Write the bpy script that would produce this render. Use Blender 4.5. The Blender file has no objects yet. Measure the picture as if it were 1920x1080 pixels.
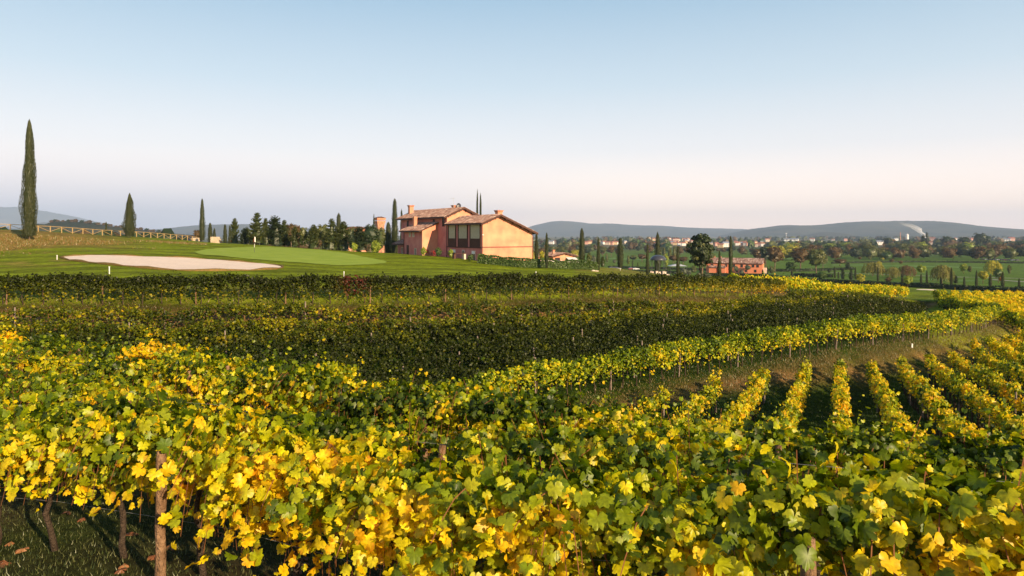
import bpy, bmesh, math, random
import numpy as np
from mathutils import Vector, Matrix
# ------------------------------------------------------------------ camera, sky, sun, exposure
SC = bpy.context.scene
COL = SC.collection
FPX, CX, HY = 1280.0, 960.0, 440.0           # focal length, centre and horizon in photo pixels
cam = bpy.data.objects.new('camera', bpy.data.cameras.new('camera')); COL.objects.link(cam)
cam.data.lens = 24; cam.data.sensor_width = 36; cam.data.shift_y = -100/1920
cam.rotation_euler = (math.radians(90), 0, 0)
cam.data.clip_start = 0.1; cam.data.clip_end = 60000
SC.camera = cam
SUN_EL, SUN_AZ = math.radians(19), math.radians(140)      # azimuth clockwise from +Y
sun_dir = Vector((math.sin(SUN_AZ)*math.cos(SUN_EL), math.cos(SUN_AZ)*math.cos(SUN_EL), math.sin(SUN_EL)))
sun = bpy.data.objects.new('sun', bpy.data.lights.new('sun', 'SUN')); COL.objects.link(sun)
sun.data.energy = 5.0; sun.data.angle = math.radians(0.5); sun.data.color = (1.0, 0.77, 0.50)
sun.rotation_euler = sun_dir.to_track_quat('Z', 'Y').to_euler()
world = bpy.data.worlds.new('World'); SC.world = world; world.use_nodes = True
wt = world.node_tree; wt.nodes.clear()
def WN(t, **k):
    n = wt.nodes.new(t)
    for a, b in k.items(): setattr(n, a, b)
    return n
wo = WN('ShaderNodeOutputWorld'); bg = WN('ShaderNodeBackground'); bg.inputs[1].default_value = 0.072
sky = WN('ShaderNodeTexSky'); sky.sky_type = 'NISHITA'; sky.sun_disc = False
sky.sun_elevation = SUN_EL; sky.sun_rotation = SUN_AZ
sky.air_density = 1.0; sky.dust_density = 0.6; sky.ozone_density = 1.0
tc = WN('ShaderNodeTexCoord'); sx = WN('ShaderNodeSeparateXYZ')
wt.links.new(tc.outputs['Generated'], sx.inputs[0])
rp = WN('ShaderNodeValToRGB'); e = rp.color_ramp.elements
SKYRAMP = [(0.0, (18.0, 12.8, 9.9)), (0.05, (13.8, 11.0, 9.3)), (0.12, (8.9, 8.6, 8.6)), (0.21, (5.9, 7.0, 7.8)), (0.33, (3.4, 5.1, 6.6)), (0.5, (1.3, 2.8, 4.8)), (1.0, (0.45, 1.25, 3.0))]
e[0].position = 0.0; e[1].position = 1.0
for i, (p, c) in enumerate(SKYRAMP):
    el = e[0] if i == 0 else (e[-1] if i == len(SKYRAMP)-1 else e.new(p))
    el.color = (c[0]/20, c[1]/20, c[2]/20, 1)
wt.links.new(sx.outputs[2], rp.inputs[0])
sc_ = WN('ShaderNodeVectorMath', operation='SCALE'); sc_.inputs[3].default_value = 20.0
wt.links.new(rp.outputs[0], sc_.inputs[0])
mx = WN('ShaderNodeMix', data_type='RGBA'); mx.inputs[0].default_value = 0.85
wt.links.new(sky.outputs[0], mx.inputs[6]); wt.links.new(sc_.outputs[0], mx.inputs[7])
# the earth's dusky shadow low in the sky opposite the sun
dt = WN('ShaderNodeVectorMath', operation='DOT_PRODUCT'); dt.inputs[1].default_value = (-math.sin(SUN_AZ), -math.cos(SUN_AZ), 0)
wt.links.new(tc.outputs['Generated'], dt.inputs[0])
m1 = WN('ShaderNodeMapRange'); m1.inputs[1].default_value = 0.62; m1.inputs[2].default_value = 1.0; m1.interpolation_type = 'SMOOTHSTEP'
wt.links.new(dt.outputs['Value'], m1.inputs[0])
m2 = WN('ShaderNodeMapRange'); m2.inputs[1].default_value = 0.0; m2.inputs[2].default_value = 0.13; m2.inputs[3].default_value = 0.85; m2.inputs[4].default_value = 0.0; m2.interpolation_type = 'SMOOTHSTEP'
wt.links.new(sx.outputs[2], m2.inputs[0])
mm = WN('ShaderNodeMath', operation='MULTIPLY'); wt.links.new(m1.outputs[0], mm.inputs[0]); wt.links.new(m2.outputs[0], mm.inputs[1])
mx2 = WN('ShaderNodeMix', data_type='RGBA'); mx2.inputs[7].default_value = (4.6, 5.5, 7.3, 1)
wt.links.new(mm.outputs[0], mx2.inputs[0]); wt.links.new(mx.outputs[2], mx2.inputs[6])
wt.links.new(mx2.outputs[2], bg.inputs[0]); wt.links.new(bg.outputs[0], wo.inputs[0])
SC.view_settings.view_transform = 'Standard'; SC.view_settings.look = 'None'
SC.view_settings.gamma = 1.0; SC.view_settings.exposure = 0.8; SC.view_settings.use_curve_mapping = False
SC.cycles.max_bounces = 5; SC.cycles.diffuse_bounces = 2; SC.cycles.glossy_bounces = 1
SC.cycles.transmission_bounces = 3; SC.cycles.transparent_max_bounces = 6; SC.cycles.volume_bounces = 0
SC.cycles.use_denoising = True

# ------------------------------------------------------------------ helpers
rng = np.random.default_rng(11); random.seed(11)
def mat(name, color, rough=0.8, spec=0.2, noise=None, bump=None, attr=None, vol=None):
    """noise=(scale, second colour, detail); bump=(scale, strength)"""
    m = bpy.data.materials.new(name); m.use_nodes = True
    nt = m.node_tree; b = nt.nodes['Principled BSDF']
    b.inputs['Roughness'].default_value = rough; b.inputs['Specular IOR Level'].default_value = spec
    b.inputs['Base Color'].default_value = (*color, 1)
    tcn = nt.nodes.new('ShaderNodeTexCoord')
    if noise:
        n = nt.nodes.new('ShaderNodeTexNoise'); n.inputs['Scale'].default_value = noise[0]; n.inputs['Detail'].default_value = noise[2] if len(noise) > 2 else 6
        nt.links.new(tcn.outputs['Object'], n.inputs['Vector'])
        r = nt.nodes.new('ShaderNodeValToRGB'); r.color_ramp.elements[0].position = .35; r.color_ramp.elements[1].position = .65
        r.color_ramp.elements[0].color = (*color, 1); r.color_ramp.elements[1].color = (*noise[1], 1)
        nt.links.new(n.outputs[0], r.inputs[0]); nt.links.new(r.outputs[0], b.inputs['Base Color'])
    if bump:
        n = nt.nodes.new('ShaderNodeTexNoise'); n.inputs['Scale'].default_value = bump[0]; n.inputs['Detail'].default_value = 8
        nt.links.new(tcn.outputs['Object'], n.inputs['Vector'])
        bn = nt.nodes.new('ShaderNodeBump'); bn.inputs['Strength'].default_value = bump[1]; bn.inputs['Distance'].default_value = 0.05
        nt.links.new(n.outputs[0], bn.inputs['Height']); nt.links.new(bn.outputs[0], b.inputs['Normal'])
    return m
def leaf_mat(name, trans=0.45, gloss=0.06, mottle=0.0, satg=1.0):
    m = bpy.data.materials.new(name); m.use_nodes = True; nt = m.node_tree; nt.nodes.clear()
    N = nt.nodes.new; L = nt.links.new
    o = N('ShaderNodeOutputMaterial'); a = N('ShaderNodeAttribute'); a.attribute_name = 'col'
    col = a.outputs['Color']
    if mottle:
        g = N('ShaderNodeNewGeometry'); n = N('ShaderNodeTexNoise'); n.inputs['Scale'].default_value = 38; n.inputs['Detail'].default_value = 4
        L(g.outputs['Position'], n.inputs['Vector'])
        mr = N('ShaderNodeMapRange'); mr.inputs[1].default_value = .3; mr.inputs[2].default_value = .7; mr.inputs[3].default_value = 1-mottle; mr.inputs[4].default_value = 1+mottle*.6
        L(n.outputs[0], mr.inputs[0]); v = N('ShaderNodeVectorMath'); v.operation = 'SCALE'; L(col, v.inputs[0]); L(mr.outputs[0], v.inputs[3]); col = v.outputs[0]
    d = N('ShaderNodeBsdfDiffuse'); t = N('ShaderNodeBsdfTranslucent'); gl = N('ShaderNodeBsdfGlossy'); gl.inputs['Roughness'].default_value = .45
    L(col, d.inputs[0])
    v2 = N('ShaderNodeVectorMath'); v2.operation = 'MULTIPLY'; v2.inputs[1].default_value = (1.35, 1.25, 0.5); L(col, v2.inputs[0]); L(v2.outputs[0], t.inputs[0])
    x = N('ShaderNodeMixShader'); x.inputs[0].default_value = trans; L(d.outputs[0], x.inputs[1]); L(t.outputs[0], x.inputs[2])
    y = N('ShaderNodeMixShader'); y.inputs[0].default_value = gloss; L(x.outputs[0], y.inputs[1]); L(gl.outputs[0], y.inputs[2])
    gl.inputs[0].default_value = (.9, .9, .8, 1)
    L(y.outputs[0], o.inputs[0]); return m

def mesh_np(name, V, F, mats, col=None, smooth=False, mi=None):
    """V (n,3), F (m,k) faces all of size k"""
    me = bpy.data.meshes.new(name); V = np.asarray(V, np.float32); F = np.asarray(F, np.int32)
    k = F.shape[1]
    me.vertices.add(len(V)); me.vertices.foreach_set('co', V.ravel())
    me.loops.add(F.size); me.loops.foreach_set('vertex_index', F.ravel())
    me.polygons.add(len(F)); me.polygons.foreach_set('loop_start', np.arange(0, F.size, k, dtype=np.int32))
    me.polygons.foreach_set('use_smooth', np.full(len(F), smooth))
    if mi is not None: me.polygons.foreach_set('material_index', np.asarray(mi, np.int32))
    me.update(calc_edges=True)
    if col is not None:
        c = np.ones((len(V), 4), np.float32); c[:, :3] = col
        at = me.color_attributes.new('col', 'FLOAT_COLOR', 'POINT'); at.data.foreach_set('color', c.ravel())
    for m in (mats if isinstance(mats, (list, tuple)) else [mats]): me.materials.append(m)
    return me
def obj(name, me, parent=None, loc=None):
    o = bpy.data.objects.new(name, me); COL.objects.link(o)
    if parent is not None: o.parent = parent
    if loc is not None: o.location = loc
    return o
def tag(o, label=None, cat=None, group=None, kind=None):
    if label: o['label'] = label
    if cat: o['category'] = cat
    if group: o['group'] = group
    if kind: o['kind'] = kind
    return o
def thing(name, loc, label, cat, group=None, rz=0):
    o = obj(name, None); o.location = loc; o.rotation_euler = (0, 0, rz); return tag(o, label, cat, group)
class MB:
    """collects shapes in one bmesh"""
    def __init__(s): s.bm = bmesh.new()
    def box(s, c, size, rz=0, rot=None, bevel=0):
        M = Matrix.Translation(Vector(c)) @ (rot.to_4x4() if rot is not None else Matrix.Rotation(rz, 4, 'Z')) @ Matrix.Diagonal((*size, 1))
        r = bmesh.ops.create_cube(s.bm, size=1, matrix=M)
        return s
    def poly(s, pts):
        s.bm.faces.new([s.bm.verts.new(p) for p in pts]); return s
    def prism(s, pts, vec):
        """solid: polygon pts swept by vec"""
        a = [s.bm.verts.new(p) for p in pts]; b = [s.bm.verts.new(Vector(p)+Vector(vec)) for p in pts]
        s.bm.faces.new(a[::-1]); s.bm.faces.new(b)
        for i in range(len(a)): s.bm.faces.new((a[i], a[(i+1) % len(a)], b[(i+1) % len(a)], b[i]))
        return s
    def tube(s, pts, rad, n=6, cap=True):
        rings = []
        pts = [Vector(p) for p in pts]
        if not hasattr(rad, '__len__'): rad = [rad]*len(pts)
        for i, p in enumerate(pts):
            d = (pts[min(i+1, len(pts)-1)]-pts[max(i-1, 0)]).normalized()
            u = d.cross(Vector((0, 1, 0.01)) if abs(d.z) > .8 else Vector((0, 0, 1))).normalized(); v = d.cross(u)
            rings.append([s.bm.verts.new(p+(u*math.cos(2*math.pi*k/n)+v*math.sin(2*math.pi*k/n))*rad[i]) for k in range(n)])
        for a, b in zip(rings, rings[1:]):
            for k in range(n): s.bm.faces.new((a[k], a[(k+1) % n], b[(k+1) % n], b[k]))
        if cap: s.bm.faces.new(rings[0][::-1]); s.bm.faces.new(rings[-1])
        return s
    def mesh(s, name, m, smooth=False):
        bmesh.ops.recalc_face_normals(s.bm, faces=s.bm.faces)
        me = bpy.data.meshes.new(name); s.bm.to_mesh(me); s.bm.free()
        for p in me.polygons: p.use_smooth = smooth
        for q in (m if isinstance(m, (list, tuple)) else [m]): me.materials.append(q)
        return me
    def obj(s, name, m, parent=None, smooth=False): return obj(name, s.mesh(name, m, smooth), parent)
ORD = ['first', 'second', 'third', 'fourth', 'fifth', 'sixth', 'seventh', 'eighth', 'ninth', 'tenth', 'eleventh', 'twelfth', 'thirteenth', 'fourteenth', 'fifteenth',
       'sixteenth', 'seventeenth', 'eighteenth', 'nineteenth', 'twentieth']
TENS = ['', '', 'twenty', 'thirty', 'forty', 'fifty', 'sixty', 'seventy', 'eighty', 'ninety']
def ordinal(i):
    n = i+1
    if n <= 20: return ORD[i]
    if n == 100: return 'hundredth'
    if n > 100: return 'hundred and '+ordinal(i-100)
    t, u = divmod(n, 10)
    return (TENS[t][:-1]+'ieth') if u == 0 else TENS[t]+'-'+ORD[u-1]
# smooth 3-D value noise made of random plane waves, about -1..1
_ph = rng.uniform(0, 6.283, (4, 6)); _dr = rng.normal(size=(4, 6, 3)); _dr /= np.linalg.norm(_dr, axis=2, keepdims=True)
def wav(p, f, k=0):
    p = np.asarray(p, float); r = 0
    for i in range(6): r = r+np.sin((p @ _dr[k, i])*f*(0.7+0.25*i)+_ph[k, i])
    return r/3.0

# ------------------------------------------------------------------ terrain (heights relative to the camera)
def xyz(px, y, Y): return ((px-CX)/FPX*Y, Y, -(y-HY)/FPX*Y)
# long curved vine row below the hollow: (px, Y, ground z)
HEDGE = [(760, 30.5, -9.1), (840, 32, -8.9), (1000, 34, -8.6), (1100, 36, -8.45), (1230, 38.5, -8.3), (1420, 43, -8.1), (1600, 48.5, -8.0), (1750, 57, -8.6), (1835, 64, -9.0), (1868, 71, -9.4)]
HEDGE_BACK = [(1862, 80, -9.9), (1840, 89, -10.4), (1800, 103, -11.0), (1752, 120, -11.6)]
UPPER = [(-250, 41, -4.3), (0, 42, -4.3), (320, 43.5, -4.4), (640, 46, -4.6), (960, 52, -4.9), (1200, 60, -5.35), (1400, 72, -6.3), (1500, 82, -7.5), (1600, 94, -9.3), (1740, 116, -11.4)]
C = []      # control points (X, Y, Z)
def cp(px, Y, z): C.append(((px-CX)/FPX*Y, Y, z))
for p in HEDGE+HEDGE_BACK+UPPER: cp(*p)
for (px, Y, z) in [
    (320, 7, -3.4), (0, 8.2, -3.75), (960, 5.4, -3.45), (1440, 4.65, -3.2), (1920, 4.06, -3.05), (2300, 3.5, -3.0), (-400, 10, -4.0),
    (960, 2.4, -2.95), (0, 3, -3.1), (1920, 2, -2.8), (960, 1, -2.8), (300, 1, -2.9), (1700, 1, -2.8),
    (0, 12.3, -4.1), (960, 8.2, -3.9), (1920, 6.1, -3.5), (640, 9.5, -4.0),
    (0, 20.6, -4.5), (320, 18, -4.55), (640, 15.4, -4.6), (960, 13.6, -4.75), (1200, 12.6, -4.85), (1600, 11.1, -4.7), (1920, 10.2, -4.6), (2300, 9, -4.4), (-300, 23, -4.5),
    (1600, 16, -6.2), (1920, 15, -6.1), (1920, 20, -7.5), (1600, 21, -7.8), (1200, 18, -6.6), (1200, 24, -8.2), (960, 19, -6.4), (960, 26, -8.6), (640, 20, -5.9), (640, 26, -8.3), (320, 22, -5.4), (320, 28, -7.6),
    (0, 25, -5.6), (0, 30, -6.9), (0, 35, -6.6), (0, 39, -5.9), (0, 40.6, -4.9), (320, 34, -7.8), (320, 39, -7.0), (320, 42, -5.4), (-250, 32, -6.4), (-250, 38, -5.6),
    (640, 31, -8.7), (640, 36, -8.1), (640, 41, -7.1), (640, 44, -5.9), (960, 32, -8.9), (960, 38, -8.2), (960, 44, -7.5), (960, 48.5, -6.6), (960, 50.6, -5.7), (1230, 45, -8.0), (1230, 52, -7.6), (1230, 58, -6.9),
    (1230, 35, -8.6), (1230, 30, -8.7), (1345, 33, -8.6), (1437, 36, -8.9), (1420, 39.5, -8.75), (1515, 40, -9.3), (1600, 43, -9.55), (1600, 46, -9.1), (1700, 45, -9.7), (1750, 49, -9.8), (1750, 53.5, -9.5), (1840, 52, -9.9), (1850, 59.5, -9.9), (1920, 58, -10.1),
    (1920, 30, -8.7), (1920, 40, -9.3), (1600, 30, -8.6), (1750, 35, -9.1), (1440, 28, -8.6), (2300, 30, -8.6), (2300, 50, -9.7), (2200, 15, -6),
    (1420, 50, -7.9), (1420, 60, -7.7), (1420, 69, -7.3), (1600, 56, -8.2), (1600, 70, -8.3), (1600, 85, -8.9), (1700, 66, -8.7), (1700, 80, -9.3), (1700, 98, -10.3), (1800, 72, -9.2), (1800, 85, -10),
    (1920, 66, -10.4), (1920, 80, -10.7), (1920, 100, -11.4), (1920, 130, -12.6), (2200, 80, -11), (2200, 120, -12.4), (2200, 60, -10.2),
    # golf hill
    (0, 46, -3.6), (0, 55, -3.35), (320, 48, -3.75), (320, 60, -3.3), (640, 51, -4.0), (640, 64, -3.9), (960, 58, -4.3), (960, 72, -4.3), (1100, 62, -4.7), (1100, 75, -4.7), (1290, 75, -6.1), (1290, 90, -6.5), (1400, 84, -7.3), (1400, 100, -8.0),
    (0, 62, -3.2), (0, 80, -2.4), (0, 95, -1.15), (0, 106, 0.1), (0, 116, 0.75), (0, 126, 1.0), (0, 170, 0.2), (-300, 110, 1.0), (-300, 90, -0.6), (-300, 60, -2.9), (-300, 126, 1.6), (0, 260, -6), (-300, 260, -5),
    (150, 76, -2.55), (300, 80, -2.5), (330, 66, -3.15), (300, 100, -1.9), (300, 125, -0.9), (250, 140, -0.4), (200, 135, -0.15), (100, 126, 0.5), (367, 160, -1.5), (300, 200, -3.5),
    (400, 150, -1.9), (477, 100, -2.66), (470, 117, -2.1), (480, 135, -2.0), (600, 112, -2.75), (700, 108, -3.2), (650, 82, -3.75), (830, 82, -4.05), (800, 98, -3.6), (850, 75, -4.1),
    (560, 160, -3.4), (700, 140, -3.8), (560, 260, -9), (760, 132, -3.7), (905, 104, -4.15), (998, 109, -4.85), (870, 118, -4.0), (960, 92, -4.6), (840, 125, -4.1),
    (1115, 100, -5.3), (1115, 112, -5.6), (1130, 122, -6.1), (1040, 96, -4.9), (1030, 130, -6.0), (1163, 145, -7.2), (1090, 148, -6.9), (1214, 110, -6.7), (1233, 130, -7.6), (1233, 165, -9.6), (1290, 128, -8.0), (1271, 118, -7.2), (1349, 128, -8.5), (1370, 110, -7.4),
    (1450, 120, -9.5), (1500, 96, -8.0), (1500, 130, -11.6), (1600, 112, -10.3), (1600, 150, -14.0), (1750, 150, -14.0), (1900, 165, -14.8), (1060, 190, -10.0), (900, 180, -8), (1000, 260, -15),
    (1400, 160, -12.5), (1250, 210, -13.5), (1900, 200, -17.2), (1700, 212, -17.0), (1600, 220, -17.2), (1500, 250, -18.0), (1440, 300, -19.2), (1300, 300, -19), (1380, 390, -21.8), (1150, 320, -19.0), (1900, 300, -19.5), (2300, 200, -17), (2300, 130, -13),
    (1150, 450, -21.8), (1600, 420, -22.2), (1900, 420, -22.2), (2300, 420, -22.5), (700, 420, -18), (300, 420, -14), (0, 420, -12), (-300, 420, -10)]: cp(px, Y, z)
for Y in (650, 1000, 1600, 2600, 4200, 7000, 11000, 16000):
    for px in (-300, 200, 700, 1200, 1700, 2250): cp(px, Y, {650: -24.2, 1000: -25}.get(Y, -25.5))
def _cr(P, n=6):
    P = np.array(P, float); P = np.vstack([2*P[0]-P[1], P, 2*P[-1]-P[-2]]); out = []
    for i in range(1, len(P)-2):
        t = np.linspace(0, 1, n, endpoint=False)[:, None]; a, b, c, d = P[i-1], P[i], P[i+1], P[i+2]
        out.append(0.5*(2*b+(c-a)*t+(2*a-5*b+4*c-d)*t*t+(3*b-a-3*c+d)*t**3))
    return np.vstack(out)
# the two terraces are level along their length: pin the ground under the rows and the shoulders beside them
for L_, sh in ((UPPER, ((3.5, .72), (-1.9, -.85))), (HEDGE, ((2.5, .1), (-2.8, -.45)))):
    P = _cr([((p[0]-CX)/FPX*p[1], p[1], p[2]) for p in L_])
    for q in P[2:]:
        r = math.hypot(q[0], q[1]); C.append(tuple(q))
        for dr, dz in sh:
            if L_ is UPPER and q[0]/q[1] > .15 and dr > 0: dz = -.15 if q[0]/q[1] > .25 else .2
            C.append((q[0]*(1+dr/r), q[1]*(1+dr/r), q[2]+dz))
C = np.array(C)
_keep = [0]
for i in range(1, len(C)):
    if np.min(np.hypot(*(C[_keep, :2]-C[i, :2]).T)/np.hypot(*C[i, :2])) > .012: _keep.append(i)
C = C[_keep]
_r = np.hypot(C[:, 0], C[:, 1]); _f = np.arctan2(C[:, 0], C[:, 1])
FM = 0.98
ex = np.abs(_f) > 0.60
Cr = np.concatenate([_r, _r[ex]]); Cf = np.concatenate([_f, np.sign(_f[ex])*FM]); Cz = np.concatenate([C[:, 2], C[ex, 2]])
CU = np.stack([Cf*2.2, np.log(Cr)], 1); CQ = Cz/Cr
def _ker(d2): return 0.5*d2*np.log(d2+1e-12)
def _fit():
    n = len(CU); d2 = ((CU[:, None]-CU[None])**2).sum(2)
    A = np.zeros((n+3, n+3)); A[:n, :n] = _ker(d2)+np.eye(n)*2e-5
    A[:n, n] = 1; A[:n, n+1:] = CU; A[n, :n] = 1; A[n+1:, :n] = CU.T
    return np.linalg.solve(A, np.concatenate([CQ, [0, 0, 0]]))
WT = _fit()
def h(X, Y):
    X = np.asarray(X, float); Y = np.asarray(Y, float); sh = np.broadcast(X, Y).shape
    X = np.broadcast_to(X, sh).ravel(); Y = np.broadcast_to(Y, sh).ravel()
    r = np.maximum(np.hypot(X, Y), 1.0); f = np.arctan2(X, Y)
    out = np.empty(len(r))
    def ev(ff, rr):
        u = np.stack([ff*2.2, np.log(rr)], 1); res = np.empty(len(rr))
        for s in range(0, len(rr), 20000):
            d2 = ((u[s:s+20000, None]-CU[None])**2).sum(2)
            res[s:s+20000] = _ker(d2) @ WT[:-3]+WT[-3]+u[s:s+20000] @ WT[-2:]
        return res*rr
    out = ev(np.clip(f, -FM, FM), r)
    side = np.abs(f) > FM
    if side.any():
        t = np.clip((np.abs(f[side])-FM)/(math.pi-FM), 0, 1); t = t*t*(3-2*t)*0.5
        out[side] = out[side]*(1-t)+ev(-np.sign(f[side])*FM, r[side])*t
    fine = 0.03*wav(np.stack([X, Y, 0*X], 1), 1.1)*np.clip((r-2)/10, 0, 1)
    return (out+fine).reshape(sh)
def hz(x, y): return float(h(np.array([x]), np.array([y]))[0])
def on(px, Y, dz=0.0):
    x = (px-CX)/FPX*Y; return Vector((x, Y, hz(x, Y)+dz))
_YS = np.exp(np.linspace(math.log(2), math.log(15000), 2600))
def ray(px, y, Ymin=2.0):
    k = (px-CX)/FPX; zs = h(k*_YS, _YS); d = -(y-HY)/FPX*_YS-zs
    i = np.nonzero((d < 0) & (_YS > Ymin))[0]
    Y = _YS[i[0]] if len(i) else 9000.0
    return Vector((k*Y, Y, hz(k*Y, Y)))
def smooth_path(pts, step):
    """Catmull-Rom through (x,y) points, resampled evenly"""
    P = np.array(pts, float); P = np.vstack([2*P[0]-P[1], P, 2*P[-1]-P[-2]]); out = []
    for i in range(1, len(P)-2):
        t = np.linspace(0, 1, 24, endpoint=False)[:, None]; a, b, c, d = P[i-1], P[i], P[i+1], P[i+2]
        out.append(0.5*(2*b+(c-a)*t+(2*a-5*b+4*c-d)*t*t+(3*b-a-3*c+d)*t**3))
    out = np.vstack(out+[P[-2][None]]); s = np.concatenate([[0], np.cumsum(np.hypot(*np.diff(out, axis=0).T))])
    n = max(2, int(s[-1]/step)+1); q = np.linspace(0, s[-1], n)
    return np.stack([np.interp(q, s, out[:, 0]), np.interp(q, s, out[:, 1])], 1)
def pxY(lst): return [((p[0]-CX)/FPX*p[1], p[1]) for p in lst]
def poly_mask(X, Y, poly):
    """points inside polygon"""
    ins = np.zeros(X.shape, bool); n = len(poly)
    for i in range(n):
        x1, y1 = poly[i]; x2, y2 = poly[(i+1) % n]
        c = ((y1 > Y) != (y2 > Y)) & (X < (x2-x1)*(Y-y1)/((y2-y1) if y2 != y1 else 1e-9)+x1); ins ^= c
    return ins
def dist_path(X, Y, path):
    d = np.full(X.shape, 1e9)
    for i in range(0, len(path)-1):
        a, b = path[i], path[i+1]; ab = b-a; t = np.clip(((X-a[0])*ab[0]+(Y-a[1])*ab[1])/(ab @ ab), 0, 1)
        d = np.minimum(d, np.hypot(X-a[0]-t*ab[0], Y-a[1]-t*ab[1]))
    return d
hedge_xy = smooth_path(pxY(HEDGE+HEDGE_BACK), 1.0); upper_xy = smooth_path(pxY(UPPER), 1.0)

def ground_material():
    m = bpy.data.materials.new('ground'); m.use_nodes = True; nt = m.node_tree; b = nt.nodes['Principled BSDF']
    N = nt.nodes.new; L = nt.links.new
    b.inputs['Roughness'].default_value = 1; b.inputs['Specular IOR Level'].default_value = 0.05
    a = N('ShaderNodeAttribute'); a.attribute_name = 'col'; g = N('ShaderNodeNewGeometry')
    prev = a.outputs['Color']
    for scale, amt in ((0.22, .22), (1.6, .28), (11, .35), (60, .3)):
        n = N('ShaderNodeTexNoise'); n.inputs['Scale'].default_value = scale; n.inputs['Detail'].default_value = 3; L(g.outputs['Position'], n.inputs['Vector'])
        mr = N('ShaderNodeMapRange'); mr.inputs[1].default_value = .32; mr.inputs[2].default_value = .68; mr.inputs[3].default_value = 1-amt; mr.inputs[4].default_value = 1+amt
        L(n.outputs[0], mr.inputs[0]); v = N('ShaderNodeVectorMath'); v.operation = 'SCALE'; L(prev, v.inputs[0]); L(mr.outputs[0], v.inputs[3]); prev = v.outputs[0]
    # straw-coloured patches in the grass
    n = N('ShaderNodeTexNoise'); n.inputs['Scale'].default_value = 3.2; n.inputs['Detail'].default_value = 7; L(g.outputs['Position'], n.inputs['Vector'])
    mr = N('ShaderNodeMapRange'); mr.inputs[1].default_value = .56; mr.inputs[2].default_value = .72; mr.inputs[4].default_value = .18; L(n.outputs[0], mr.inputs[0])
    x = N('ShaderNodeMix'); x.data_type = 'RGBA'; L(mr.outputs[0], x.inputs[0]); L(prev, x.inputs[6]); x.inputs[7].default_value = (.15, .14, .04, 1)
    L(x.outputs[2], b.inputs['Base Color'])
    n = N('ShaderNodeTexNoise'); n.inputs['Scale'].default_value = 9; n.inputs['Detail'].default_value = 9; n.inputs['Roughness'].default_value = .75; L(g.outputs['Position'], n.inputs['Vector'])
    bn = N('ShaderNodeBump'); bn.inputs['Strength'].default_value = .8; bn.inputs['Distance'].default_value = .12; L(n.outputs[0], bn.inputs['Height']); L(bn.outputs[0], b.inputs['Normal'])
    return m
GROUND = ground_material()
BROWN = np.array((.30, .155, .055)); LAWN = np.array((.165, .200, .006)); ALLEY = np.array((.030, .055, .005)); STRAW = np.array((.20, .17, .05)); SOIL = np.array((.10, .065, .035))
def ground_colour(X, Y):
    n = len(X); r = np.hypot(X, Y); p3 = np.stack([X, Y, 0*X], 1)
    col = np.tile(LAWN, (n, 1)); w1 = wav(p3, .25); w2 = wav(p3, 1.3, 1); px = CX+FPX*X/np.maximum(Y, 1)
    def blend(k, c):
        k = np.clip(k, 0, 1)[:, None]; col[:] = col*(1-k)+np.asarray(c)*k
    # mowing bands on the lawns that follow the slope, like tractor passes
    band = np.sin((r+3*w1)*.85)+.6*np.sin((r+2.5*w1)*2.1); col *= (1+.2*band)[:, None]
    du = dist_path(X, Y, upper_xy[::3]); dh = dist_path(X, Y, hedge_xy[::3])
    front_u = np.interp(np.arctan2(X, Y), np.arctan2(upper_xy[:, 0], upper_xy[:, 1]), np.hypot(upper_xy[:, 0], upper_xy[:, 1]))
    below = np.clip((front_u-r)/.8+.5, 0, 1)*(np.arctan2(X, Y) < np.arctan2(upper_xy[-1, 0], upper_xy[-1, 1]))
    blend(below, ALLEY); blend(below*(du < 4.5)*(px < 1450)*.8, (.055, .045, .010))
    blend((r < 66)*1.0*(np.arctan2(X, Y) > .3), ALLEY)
    blend(np.exp(-((du-1.6)/.7)**2)*(r < front_u)*(.95+.3*w2), BROWN*1.05)     # dry bank in front of the upper row
    blend(np.exp(-((du-2.8)/1.6)**2)*(r > front_u)*(.55+.5*w1)*(px < 1500), STRAW*.9)
    front_h = np.interp(np.arctan2(X, Y), np.arctan2(hedge_xy[:100, 0], hedge_xy[:100, 1]), np.hypot(hedge_xy[:100, 0], hedge_xy[:100, 1]))
    blend(np.exp(-((dh-2.0)/1.0)**2)*(r < front_h)*(.65+.4*w2)*(px > 900), BROWN*.95)
    blend(np.clip((310-px)/180, 0, 1)*np.clip((r-102)/9+.55*w1+.5*w2, 0, 1)*(r < 150)*.68, BROWN*.85)
    blend(np.exp(-((r-84)/5)**2)*(px < 150)*.5*(w2 > .2), BROWN)
    blend(np.clip((r-75)/20, 0, 1)*(r < 150)*(px > 1080)*(px < 1420)*(.6+.4*w1), (.20, .18, .03))
    blend((r < 14)*(.55+.45*w2), SOIL*.8)
    far = np.clip((r-200)/100, 0, 1)
    blend(far, (.098, .165, .016)); blend(far*np.clip(.5*w1-.1, 0, 1), (.09, .14, .03))
    q = wav(p3, .010, 2)
    blend(np.clip((r-900)/600, 0, 1), (.10, .10, .045)); blend(np.clip((r-1200)/600, 0, 1)*(q > .25), (.20, .15, .08)); blend(np.clip((r-1200)/600, 0, 1)*(q < -.35), (.05, .09, .03))
    return np.clip(col, 0.004, 1)
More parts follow.
